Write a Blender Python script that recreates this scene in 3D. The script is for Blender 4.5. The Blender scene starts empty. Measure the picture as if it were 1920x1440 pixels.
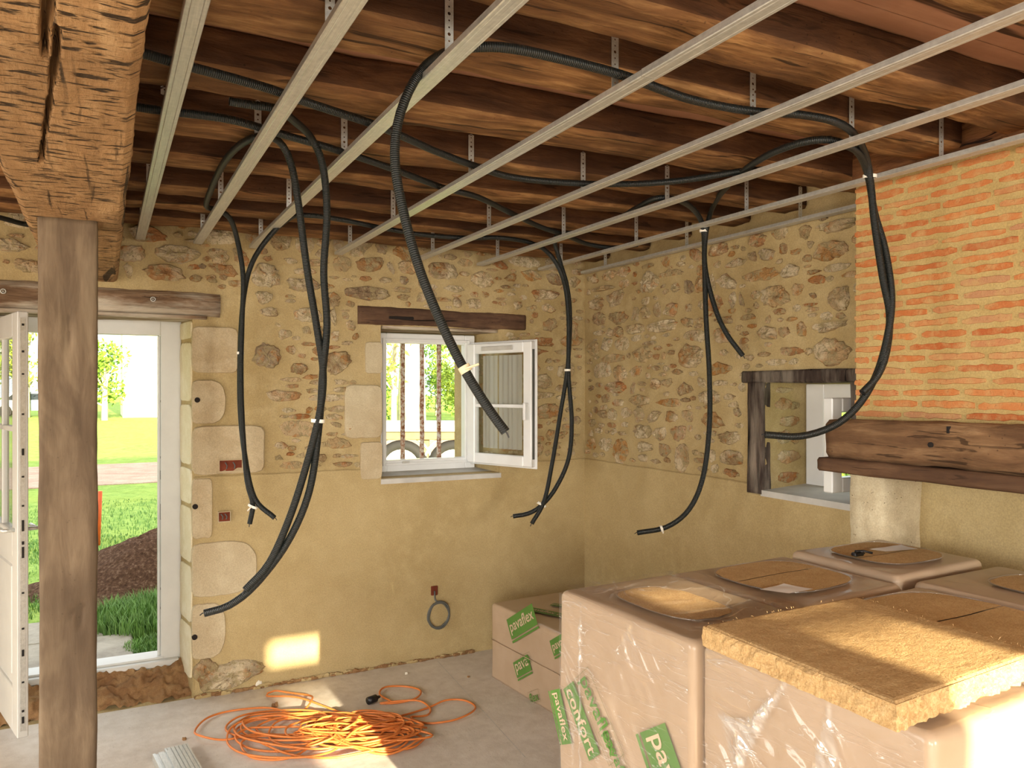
import bpy, math, random
from mathutils import Vector, Matrix, noise
R = math.radians
S = bpy.context.scene
COL = S.collection
V = Vector

# ---------------------------------------------------------------- camera, sky, sun, added fill lamps
EYE = V((0, 0, 1.7)); F = 1490.0; YAW = R(27.15)
FW = V((math.sin(YAW), math.cos(YAW), 0)); RT = V((math.cos(YAW), -math.sin(YAW), 0)); UP = V((0, 0, 1))
HOR = 728.0
cd = bpy.data.cameras.new('camera'); cam = bpy.data.objects.new('camera', cd); COL.objects.link(cam)
cam.location = EYE; cam.rotation_euler = (R(90), 0, -YAW)
cd.sensor_width = 36; cd.lens = 36 * F / 1920; cd.shift_y = (HOR - 720) / 1920
cd.clip_start = .02; cd.clip_end = 500
S.camera = cam
S.view_settings.view_transform = 'Standard'; S.view_settings.look = 'None'
S.view_settings.exposure = 0.05; S.view_settings.gamma = 1.0; S.view_settings.use_curve_mapping = False

w = bpy.data.worlds.new('sky'); S.world = w; w.use_nodes = True
bg = w.node_tree.nodes['Background']; bg.inputs[0].default_value = (.93, .98, 1.0, 1); bg.inputs[1].default_value = 2.2

TAN = .217; SUNX = -.03
sd = bpy.data.lights.new('sun', 'SUN'); sun = bpy.data.objects.new('sun', sd); COL.objects.link(sun)
sun.rotation_euler = V((SUNX, 1, -TAN)).to_track_quat('-Z', 'Y').to_euler()
sun.location = (0, -9, 9)
sd.energy = 20; sd.color = (1, .86, .6); sd.angle = R(.6)

def area(name, loc, direction, sx, sy, power, col):
    l = bpy.data.lights.new(name, 'AREA'); o = bpy.data.objects.new(name, l); COL.objects.link(o)
    l.shape = 'RECTANGLE'; l.size = sx; l.size_y = sy; l.energy = power; l.color = col; l.spread = R(125)
    o.location = loc; o.rotation_euler = V(direction).to_track_quat('-Z', 'Z').to_euler()
    return o
# added fill lamps behind and beside the camera, standing in for daylight
area('fill_west_rear', (-3.16, -1.9, 1.85), (1, .25, -.75), 1.7, 1.5, 95, (1, .96, .89))
area('fill_west_side', (-3.16, 2.5, 1.35), (1, 0, -.6), 1.5, 2.0, 62, (1, .96, .89))
area('fill_front_left', (-2.1, -3.96, 1.4), (.4, 1, -.7), 1.6, 2.1, 150, (1, .94, .83))
area('fill_front_right', (1.6, -3.96, 1.9), (.05, 1, -.55), .9, 1.4, 135, (1, .94, .84))

# ---------------------------------------------------------------- projection of measured points onto real planes
def ray(x, y): return FW + RT * ((x - 960) / F) + UP * ((HOR - y) / F)
def at_t(x, y, t): return EYE + ray(x, y) * t
def at_z(x, y, z): d = ray(x, y); return EYE + d * ((z - EYE.z) / d.z)
def at_y(x, y, Y): d = ray(x, y); return EYE + d * (Y / d.y)
def at_x(x, y, X): d = ray(x, y); return EYE + d * (X / d.x)
def at_plane(x, y, p, n): d = ray(x, y); return EYE + d * ((p - EYE).dot(n) / d.dot(n))

# ---------------------------------------------------------------- materials
def rgb(r, g, b):
    f = lambda c: (c / 255 / 12.92) if c / 255 <= .04045 else ((c / 255 + .055) / 1.055) ** 2.4
    return (f(r), f(g), f(b), 1)

class NT:
    def __init__(s, name):
        s.m = bpy.data.materials.new(name); s.m.use_nodes = True
        s.t = s.m.node_tree; s.b = s.t.nodes['Principled BSDF']; s.out = s.t.nodes['Material Output']
        s.tc = None
    def n(s, t, **k):
        x = s.t.nodes.new(t)
        for a, b in k.items(): setattr(x, a, b)
        return x
    def l(s, a, b): s.t.links.new(a, b)
    def coord(s, scale=(1, 1, 1), kind='Object', rot=(0, 0, 0)):
        if not s.tc: s.tc = s.n('ShaderNodeTexCoord')
        m = s.n('ShaderNodeMapping'); s.l(s.tc.outputs[kind], m.inputs[0])
        m.inputs['Scale'].default_value = scale; m.inputs['Rotation'].default_value = rot
        return m.outputs[0]
    def noise(s, vec, scale, detail=4, rough=.55, dist=0):
        x = s.n('ShaderNodeTexNoise'); s.l(vec, x.inputs['Vector'])
        x.inputs['Scale'].default_value = scale; x.inputs['Detail'].default_value = detail
        x.inputs['Roughness'].default_value = rough; x.inputs['Distortion'].default_value = dist
        return x.outputs[0]
    def vor(s, vec, scale, feature='F1', rnd=1):
        x = s.n('ShaderNodeTexVoronoi'); x.feature = feature; s.l(vec, x.inputs['Vector'])
        x.inputs['Scale'].default_value = scale; x.inputs['Randomness'].default_value = rnd
        return x.outputs[0]
    def ramp(s, fac, stops, interp='LINEAR'):
        x = s.n('ShaderNodeValToRGB'); s.l(fac, x.inputs[0]); r = x.color_ramp; r.interpolation = interp
        while len(r.elements) < len(stops): r.elements.new(.5)
        for e, (p, c) in zip(r.elements, stops):
            e.position = p; e.color = c if len(c) == 4 else (*c, 1)
        return x.outputs[0]
    def mix(s, fac, a, b, mode='MIX'):
        x = s.n('ShaderNodeMix'); x.data_type = 'RGBA'; x.blend_type = mode
        if isinstance(fac, (int, float)): x.inputs[0].default_value = fac
        else: s.l(fac, x.inputs[0])
        for i, c in ((6, a), (7, b)):
            if isinstance(c, tuple): x.inputs[i].default_value = c
            else: s.l(c, x.inputs[i])
        return x.outputs[2]
    def math(s, op, a, b=None):
        x = s.n('ShaderNodeMath'); x.operation = op
        for i, c in ((0, a), (1, b)):
            if c is None: continue
            if isinstance(c, (int, float)): x.inputs[i].default_value = c
            else: s.l(c, x.inputs[i])
        return x.outputs[0]
    def bump(s, h, strength, dist, prev=None):
        x = s.n('ShaderNodeBump'); s.l(h, x.inputs['Height'])
        x.inputs['Strength'].default_value = strength; x.inputs['Distance'].default_value = dist
        if prev: s.l(prev, x.inputs['Normal'])
        return x.outputs[0]
    def done(s, col=None, rough=.8, nrm=None, metal=0, spec=None, **k):
        b = s.b
        if col is not None:
            if isinstance(col, tuple): b.inputs['Base Color'].default_value = col
            else: s.l(col, b.inputs['Base Color'])
        if isinstance(rough, (int, float)): b.inputs['Roughness'].default_value = rough
        else: s.l(rough, b.inputs['Roughness'])
        b.inputs['Metallic'].default_value = metal
        if spec is not None: b.inputs['Specular IOR Level'].default_value = spec
        if nrm: s.l(nrm, b.inputs['Normal'])
        for a, v in k.items(): b.inputs[a.replace('_', ' ')].default_value = v
        return s.m

MAT = {}
W1 = (1, 1, 1, 1); K0 = (0, 0, 0, 1)
def mk_plain(name, c, rough=.6, metal=0, spec=None, bs=0, bd=.001, var=.12):
    a = NT(name); v = a.coord()
    n = a.noise(v, 9, 5)
    dark = tuple(x * (1 - var) for x in c[:3]) + (1,); lite = tuple(min(1, x * (1 + var)) for x in c[:3]) + (1,)
    col = a.ramp(n, [(.3, dark), (.7, lite)])
    nr = a.bump(a.noise(v, bs, 3), .4, bd) if bs else None
    MAT[name] = a.done(col, rough, nr, metal, spec); return MAT[name]

def mk_mortar(name, c1, c2, c3, bump=.5, pits=0):
    a = NT(name); v = a.coord()
    big = a.noise(v, 1.3, 3); mid = a.noise(v, 11, 5, .6); fine = a.noise(v, 160, 3, .7)
    col = a.mix(a.ramp(big, [(.35, K0), (.68, W1)]), c1, c2)
    col = a.mix(a.math('MULTIPLY', a.ramp(mid, [(.45, K0), (.75, W1)]), .55), col, c3)
    col = a.mix(.22, col, a.ramp(fine, [(.3, (.25, .2, .12, 1)), (.7, (1, .95, .8, 1))]), 'OVERLAY')
    nr = a.bump(mid, bump, .012); nr = a.bump(fine, bump * .7, .002, nr)
    if pits:
        pv = a.math('ADD', a.vor(v, 70), a.math('MULTIPLY', a.noise(v, 9, 3), .9)); pm_ = a.ramp(pv, [(.42, W1), (.5, K0)])
        col = a.mix(a.math('MULTIPLY', pm_, pits), col, rgb(112, 84, 62)); nr = a.bump(a.ramp(pv, [(.4, K0), (.54, W1)]), .9, .008, nr)
    MAT[name] = a.done(col, .93, nr, 0, .15)
MORT = (rgb(182, 164, 124), rgb(166, 146, 104), rgb(197, 181, 143))
mk_mortar('lime_mortar', *MORT, .55)
mk_mortar('lime_plaster', rgb(184, 166, 126), rgb(170, 151, 110), rgb(192, 175, 135), .16)
mk_mortar('brick_mortar', rgb(192, 170, 120), rgb(180, 156, 104), rgb(202, 182, 134), .5)
mk_mortar('dressed_limestone', rgb(194, 182, 156), rgb(176, 158, 128), rgb(214, 202, 176), .4)
mk_mortar('white_limestone', rgb(232, 222, 196), rgb(212, 198, 164), rgb(245, 238, 220), .6)
mk_mortar('jamb_limestone', rgb(222, 208, 178), rgb(172, 160, 136), rgb(232, 222, 196), .6, .8)
mk_mortar('broken_masonry', rgb(150, 118, 84), rgb(122, 90, 62), rgb(190, 160, 118), 1.0)

def mk_stone():
    a = NT('field_stone'); v = a.coord()
    g = a.n('ShaderNodeNewGeometry'); rnd = g.outputs['Random Per Island']
    base = a.ramp(rnd, [(0, rgb(206, 182, 138)), (.17, rgb(160, 132, 96)), (.3, rgb(216, 198, 162)), (.44, rgb(192, 144, 86)),
                        (.55, rgb(150, 128, 102)), (.66, rgb(220, 204, 170)), (.77, rgb(178, 148, 108)), (.88, rgb(178, 122, 76)), (1, rgb(200, 174, 130))])
    n1 = a.noise(v, 19, 6, .65, .6); n2 = a.noise(v, 52, 5, .7); n3 = a.noise(v, 7, 3)
    col = a.mix(a.ramp(n1, [(.52, K0), (.64, (.75, .75, .75, 1))]), base, rgb(190, 126, 58))
    col = a.mix(a.ramp(n3, [(.48, K0), (.62, (.85, .85, .85, 1))]), col, rgb(228, 212, 178))
    col = a.mix(a.ramp(n2, [(.33, (.8, .8, .8, 1)), (.42, K0)]), col, rgb(106, 80, 54))
    sm = a.noise(v, 26, 5, .65, .4); col = a.mix(a.ramp(sm, [(.5, K0), (.57, (.9, .9, .9, 1))]), col, MORT[0])
    nr = a.bump(n1, 1, .03); nr = a.bump(n2, .9, .012, nr)
    MAT['field_stone'] = a.done(col, .9, nr, 0, .2)
mk_stone()
def mk_brick():
    a = NT('thin_brick'); v = a.coord()
    g = a.n('ShaderNodeNewGeometry'); rnd = g.outputs['Random Per Island']
    base = a.ramp(rnd, [(0, rgb(196, 116, 66)), (.25, rgb(204, 134, 82)), (.45, rgb(184, 102, 58)), (.6, rgb(198, 148, 102)), (.78, rgb(208, 130, 74)), (1, rgb(190, 142, 104))])
    n1 = a.noise(v, 24, 5, .6); n2 = a.noise(v, 90, 4, .7)
    col = a.mix(a.ramp(n1, [(.44, K0), (.68, (.8, .8, .8, 1))]), base, rgb(204, 166, 112))
    col = a.mix(a.ramp(n2, [(.3, (.6, .6, .6, 1)), (.42, K0)]), col, rgb(160, 84, 44))
    nr = a.bump(n2, .8, .004); MAT['thin_brick'] = a.done(col, .9, nr, 0, .2)
mk_brick()

def mk_wood(name, c_dark, c_mid, c_lite, axis='x', grain=1.0, marks=0.0, rough=.82, white=0.0, bump=.6, holes=0.5, smear=0, crack=1.0, cs_=34):
    """old timber, grain along AXIS"""
    a = NT(name)
    st = {'x': (.16, 1, 1), 'y': (1, .16, 1), 'z': (1, 1, .16)}[axis]
    v = a.coord(st); vo = a.coord()
    n1 = a.noise(v, 26 * grain, 7, .62, .4); n2 = a.noise(v, 90 * grain, 4, .6); n3 = a.noise(vo, 2.2, 4, .6)
    col = a.ramp(n1, [(.28, c_dark), (.5, c_mid), (.72, c_lite)])
    col = a.mix(a.ramp(n3, [(.4, (.65, .65, .65, 1)), (.62, K0)]), col, c_dark)
    crack_n = a.noise(a.coord({'x': (.06, 1, 1), 'y': (1, .06, 1), 'z': (1, 1, .06)}[axis]), cs_ * grain, 3, .5, .8)
    ck = a.math('MULTIPLY', a.ramp(crack_n, [(.345, W1), (.385, K0)]), crack)
    col = a.mix(ck, col, tuple(x * .22 for x in c_dark[:3]) + (1,))
    nr = a.bump(n1, bump, .02); nr = a.bump(n2, bump * .8, .006, nr)
    hv = a.vor(vo, 42); hl = a.ramp(hv, [(.1, W1), (.15, K0)])
    hm = a.ramp(a.noise(vo, 5, 2), [(.5, K0), (.62, W1)])
    hh = a.math('MULTIPLY', hl, hm)
    col = a.mix(a.math('MULTIPLY', hh, holes), col, tuple(x * .15 for x in c_dark[:3]) + (1,))
    if marks:
        # short adze cuts across the grain, each with its own shallow notch
        cs = {'x': (7.5, 1.6, 1), 'y': (2.2, 9, 2.2), 'z': (1, 1.6, 7.5)}[axis]
        mv = a.coord(cs, 'Object', (0, 0, .16))
        mz = a.noise(mv, 5.2, 3, .6, .5)
        mm = a.ramp(mz, [(.39, W1), (.425, K0)])
        col = a.mix(a.math('MULTIPLY', mm, marks), col, tuple(x * .2 for x in c_dark[:3]) + (1,))
        nr = a.bump(a.ramp(mz, [(.3, K0), (.47, W1)]), 1, .01, nr)
        ly = a.noise(a.coord(cs, 'Object', (0, 0, -.12)), 11, 3, .6)
        nr = a.bump(ly, .7, .008, nr)
    if smear:
        sn = a.noise(a.coord({'x': (.3, 1, 1), 'y': (1, .3, 1), 'z': (1, 1, .3)}[axis]), 5, 4, .6, .8)
        col = a.mix(a.math('MULTIPLY', a.ramp(sn, [(.5, K0), (.62, W1)]), smear), col, rgb(186, 166, 136))
    if white:
        wn = a.noise(v, 14, 5, .6)
        col = a.mix(a.math('MULTIPLY', a.ramp(wn, [(.42, K0), (.62, W1)]), white), col, rgb(206, 196, 178))
    MAT[name] = a.done(col, rough, nr, 0, .25)
mk_wood('joist_oak', rgb(84, 56, 33), rgb(140, 100, 62), rgb(196, 152, 100), 'x', bump=.6, crack=.8)
mk_wood('joist_side_oak', rgb(58, 36, 22), rgb(90, 60, 38), rgb(118, 82, 52), 'x', bump=.5, crack=.6)  # sides and top of the joists, darker than the underside
mk_wood('hewn_oak', rgb(132, 100, 66), rgb(162, 126, 86), rgb(188, 154, 112), 'y', .6, marks=1, bump=.55)
mk_wood('post_oak', rgb(84, 69, 54), rgb(110, 93, 74), rgb(134, 116, 94), 'z', .8, bump=.2, holes=.25, smear=.2, crack=.0)
mk_wood('weathered_lintel', rgb(92, 70, 52), rgb(146, 118, 92), rgb(186, 164, 138), 'x', 1, white=.85, bump=.8)
mk_wood('dark_lintel', rgb(66, 48, 38), rgb(104, 78, 60), rgb(136, 106, 80), 'x', 1, bump=.5)
mk_wood('dark_frame_oak', rgb(52, 42, 38), rgb(84, 70, 62), rgb(124, 108, 96), 'z', 1.1, white=.25, bump=.5)
mk_wood('mantel_oak', rgb(92, 66, 46), rgb(136, 104, 74), rgb(170, 136, 100), 'y', .9, bump=.7, crack=.7, cs_=60)
mk_wood('mantel_lower', rgb(78, 56, 42), rgb(108, 80, 58), rgb(134, 104, 78), 'y', .9, bump=.4, crack=.5, cs_=60)
mk_wood('ceiling_board', rgb(146, 104, 78), rgb(172, 126, 98), rgb(192, 146, 116), 'x', .35, bump=.15, holes=0)
mk_wood('wall_plate_oak', rgb(78, 48, 30), rgb(136, 92, 58), rgb(180, 130, 84), 'y', 1, bump=.7)

def mk_steel():
    a = NT('galvanised_steel'); v = a.coord()
    n = a.noise(v, 60, 4); n2 = a.noise(a.coord((14, .5, 14)), 20, 3)
    col = a.mix(.5, a.ramp(n, [(.35, rgb(196, 198, 194)), (.65, rgb(228, 229, 224))]), a.ramp(n2, [(.3, rgb(176, 178, 176)), (.7, rgb(222, 222, 216))]))
    MAT['galvanised_steel'] = a.done(col, a.ramp(n, [(.3, (.3, .3, .3, 1)), (.7, (.46, .46, .46, 1))]), None, .6)
mk_steel()
def mk_conduit():
    a = NT('corrugated_conduit')
    tc = a.n('ShaderNodeTexCoord'); sp = a.n('ShaderNodeSeparateXYZ'); a.l(tc.outputs['UV'], sp.inputs[0])
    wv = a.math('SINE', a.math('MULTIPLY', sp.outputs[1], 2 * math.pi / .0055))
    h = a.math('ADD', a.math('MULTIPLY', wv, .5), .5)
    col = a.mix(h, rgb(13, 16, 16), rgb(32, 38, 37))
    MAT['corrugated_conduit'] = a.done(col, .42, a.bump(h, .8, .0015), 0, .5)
mk_conduit()
mk_plain('white_tie', rgb(236, 232, 220), .45)
mk_plain('tape_cream', rgb(224, 208, 172), .6)
mk_plain('copper_wire', rgb(30, 30, 32), .5)
mk_plain('white_paint', rgb(208, 208, 204), .38, 0, .5, 0, .001, .04)
mk_plain('white_pvc', rgb(236, 238, 238), .25, 0, .5, 0, .001, .03)
mk_plain('dark_hole', rgb(30, 22, 18), .9)
mk_plain('black_plastic', rgb(22, 22, 24), .4)
mk_plain('brick_red', rgb(120, 60, 42), .9, 0, .2, 40, .004, .35)
mk_plain('grey_cable', rgb(92, 94, 90), .5)
mk_plain('print_green', rgb(86, 130, 56), .5, 0, .4, 0, .001, .06)
mk_plain('print_pale', rgb(200, 176, 150), .5, 0, .4, 0, .001, .03)
mk_plain('print_line', rgb(128, 120, 84), .5)
mk_plain('paper', rgb(236, 232, 228), .6, 0, .3, 0, .001, .03)
mk_plain('orange_rubber', rgb(214, 124, 58), .42, 0, .5, 0, .001, .08)
mk_plain('stake_orange', rgb(226, 96, 40), .6)
mk_plain('tyre', rgb(40, 38, 36), .8)
mk_plain('trailer_white', rgb(226, 222, 210), .5)
mk_plain('trailer_chassis', rgb(140, 118, 88), .6)
mk_plain('rim_white', rgb(228, 222, 206), .5)
mk_plain('pale_render', rgb(236, 230, 216), .9)
mk_plain('roof_tile', rgb(170, 110, 80), .9, 0, .2, 30, .02)
mk_plain('car_paint', rgb(150, 160, 170), .3, .3)
mk_plain('dark_glass', rgb(40, 48, 54), .1)
mk_plain('sill_cement', rgb(196, 194, 188), .85, 0, .2, 70, .004, .12)
mk_plain('crumb_white', rgb(228, 222, 206), .9)
mk_plain('leaf_green', rgb(118, 156, 56), .7, 0, .2, 0, .001, .35)
mk_plain('leaf_lime', rgb(160, 178, 70), .7, 0, .2, 0, .001, .35)
mk_plain('grass_blade', rgb(118, 156, 84), .6, 0, .3, 0, .001, .35)
mk_plain('bark_pale', rgb(196, 186, 166), .9, 0, .2, 20, .02, .2)

def mk_floor():
    a = NT('concrete_floor'); v = a.coord()
    b = a.noise(v, 1.4, 4, .6); m = a.noise(v, 14, 5, .65); f = a.noise(v, 120, 3, .7); sp = a.vor(v, 26)
    col = a.ramp(b, [(.3, rgb(204, 197, 189)), (.55, rgb(216, 210, 203)), (.75, rgb(226, 220, 212))])
    col = a.mix(.35, col, a.ramp(m, [(.3, rgb(120, 110, 98)), (.7, rgb(222, 214, 202))]), 'OVERLAY')
    col = a.mix(a.ramp(sp, [(.05, (.5, .5, .5, 1)), (.09, K0)]), col, rgb(140, 124, 104))
    # saw-cut joints
    nr = a.bump(m, .25, .008); nr = a.bump(f, .35, .002, nr)
    MAT['concrete_floor'] = a.done(col, .82, nr, 0, .25)
mk_floor()
def mk_fibre():
    a = NT('wood_fibre'); v = a.coord()
    f = a.noise(v, 210, 4, .75); m = a.noise(v, 34, 5, .7); g = a.noise(v, 4, 3)
    col = a.ramp(m, [(.3, rgb(186, 150, 102)), (.55, rgb(204, 170, 120)), (.75, rgb(218, 188, 142))])
    col = a.mix(.4, col, a.ramp(f, [(.3, rgb(124, 92, 56)), (.5, rgb(196, 160, 110)), (.7, rgb(240, 216, 172))]))
    nr = a.bump(f, .8, .003); nr = a.bump(m, .3, .004, nr)
    MAT['wood_fibre'] = a.done(col, .95, nr, 0, .1)
mk_fibre()
def mk_film():
    a = NT('printed_film'); v = a.coord()
    n = a.noise(v, 6, 3)
    col = a.ramp(n, [(.3, rgb(174, 150, 124)), (.7, rgb(184, 161, 137))])
    w1 = a.noise(a.coord((2, 1.6, 16), 'Object', (.75, 0, 0)), 1.6, 3, .5, .5)
    rid = a.math('ABSOLUTE', a.math('SUBTRACT', w1, .5))
    rid = a.ramp(rid, [(0, W1), (.03, K0)])
    w2 = a.noise(v, 26, 4, .6, 1.0)
    msk = a.ramp(a.noise(v, 3.1, 2), [(.46, K0), (.6, W1)])
    nr = a.bump(a.math('MULTIPLY', rid, msk), .22, .003); nr = a.bump(w2, .10, .004, nr)
    MAT['printed_film'] = a.done(col, .5, nr, 0, .4, Coat_Weight=.5, Coat_Roughness=.16)
    a.l(nr, a.b.inputs['Coat Normal'])
    # clear skin: mostly see-through with glossy creases
    a = NT('clear_film'); v = a.coord()
    w1 = a.noise(a.coord((2, 2, 18), 'Object', (.8, 0, 0)), 1.8, 3, .5, .6)
    rid = a.ramp(a.math('ABSOLUTE', a.math('SUBTRACT', w1, .5)), [(0, W1), (.012, K0)])
    w2 = a.noise(v, 40, 3, .6, 1)
    nr = a.bump(rid, .6, .004); nr = a.bump(w2, .1, .004, nr)
    tr = a.n('ShaderNodeBsdfTransparent'); tr.inputs[0].default_value = (.97, .96, .95, 1)
    gl = a.n('ShaderNodeBsdfGlossy'); gl.inputs['Roughness'].default_value = .16; a.l(nr, gl.inputs['Normal'])
    df = a.n('ShaderNodeBsdfDiffuse'); df.inputs[0].default_value = (.95, .92, .88, 1)
    m0 = a.n('ShaderNodeMixShader'); m0.inputs[0].default_value = .45; a.l(gl.outputs[0], m0.inputs[1]); a.l(df.outputs[0], m0.inputs[2])
    m1 = a.n('ShaderNodeMixShader')
    at = a.n('ShaderNodeAttribute'); at.attribute_name = 'crease'
    a.l(a.math('MINIMUM', a.math('ADD', a.math('ADD', a.math('MULTIPLY', rid, .3), .08), a.math('MULTIPLY', at.outputs['Fac'], .75)), .85), m1.inputs[0])
    a.l(tr.outputs[0], m1.inputs[1]); a.l(m0.outputs[0], m1.inputs[2]); a.l(m1.outputs[0], a.out.inputs[0])
    MAT['clear_film'] = a.m
mk_film()
def mk_glass():
    a = NT('window_glass')
    tr = a.n('ShaderNodeBsdfTransparent'); tr.inputs[0].default_value = (.95, .97, .96, 1)
    gl = a.n('ShaderNodeBsdfGlossy'); gl.inputs['Roughness'].default_value = .02
    lw = a.n('ShaderNodeLayerWeight'); lw.inputs[0].default_value = .5
    m = a.n('ShaderNodeMixShader'); a.l(a.math('ADD', a.math('MULTIPLY', a.math('POWER', lw.outputs['Facing'], 4), .6), .05), m.inputs[0])
    a.l(tr.outputs[0], m.inputs[1]); a.l(gl.outputs[0], m.inputs[2]); a.l(m.outputs[0], a.out.inputs[0])
    MAT['window_glass'] = a.m
mk_glass()
def mk_net():
    a = NT('net_curtain'); tr = a.n('ShaderNodeBsdfTransparent'); tl = a.n('ShaderNodeBsdfTranslucent'); df = a.n('ShaderNodeBsdfDiffuse')
    for q in (tl, df): q.inputs[0].default_value = (.9, .9, .88, 1)
    m0 = a.n('ShaderNodeMixShader'); a.l(tl.outputs[0], m0.inputs[1]); a.l(df.outputs[0], m0.inputs[2])
    m1 = a.n('ShaderNodeMixShader'); m1.inputs[0].default_value = .8; a.l(tr.outputs[0], m1.inputs[1]); a.l(m0.outputs[0], m1.inputs[2]); a.l(m1.outputs[0], a.out.inputs[0]); MAT['net_curtain'] = a.m
mk_net()
def mk_ground():
    a = NT('lawn'); v = a.coord()
    b = a.noise(v, .5, 4, .6); m = a.noise(v, 6, 5, .7); f = a.noise(v, 60, 3, .7)
    col = a.ramp(m, [(.3, rgb(118, 142, 74)), (.5, rgb(142, 166, 92)), (.72, rgb(172, 188, 112))])
    col = a.mix(a.ramp(b, [(.45, K0), (.7, (.5, .5, .5, 1))]), col, rgb(170, 176, 90))
    col = a.mix(.4, col, a.ramp(f, [(.3, (.2, .25, .1, 1)), (.7, (.9, 1, .6, 1))]), 'OVERLAY')
    MAT['lawn'] = a.done(col, .95, a.bump(m, .9, .05), 0, .05)
    a = NT('gravel_track'); v = a.coord()
    m = a.noise(v, 3, 4); f = a.noise(v, 50, 4, .7)
    col = a.mix(.4, a.ramp(m, [(.3, rgb(180, 150, 132)), (.7, rgb(206, 180, 160))]), a.ramp(f, [(.3, (.2, .17, .15, 1)), (.7, (.95, .9, .85, 1))]), 'OVERLAY')
    MAT['gravel_track'] = a.done(col, .95, a.bump(f, .6, .02), 0, .1)
    a = NT('soil'); v = a.coord()
    m = a.noise(v, 9, 5, .7); f = a.noise(v, 36, 5, .75)
    col = a.ramp(f, [(.3, rgb(70, 48, 36)), (.52, rgb(118, 86, 66)), (.66, rgb(160, 128, 104)), (.74, rgb(214, 190, 160))])
    MAT['soil'] = a.done(col, .95, a.bump(f, 1, .05), 0, .1)
    a = NT('paving'); v = a.coord()
    m = a.noise(v, 7, 5, .7)
    MAT['paving'] = a.done(a.ramp(m, [(.3, rgb(150, 142, 130)), (.7, rgb(190, 182, 168))]), .9, a.bump(m, .5, .02), 0, .2)
    a = NT('rusty_iron'); v = a.coord()
    m = a.noise(v, 46, 5, .7)
    MAT['rusty_iron'] = a.done(a.ramp(m, [(.42, rgb(206, 200, 192)), (.52, rgb(176, 140, 116)), (.62, rgb(120, 70, 48))]), .8, a.bump(m, .8, .004), 0, .3)
mk_ground()

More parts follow.
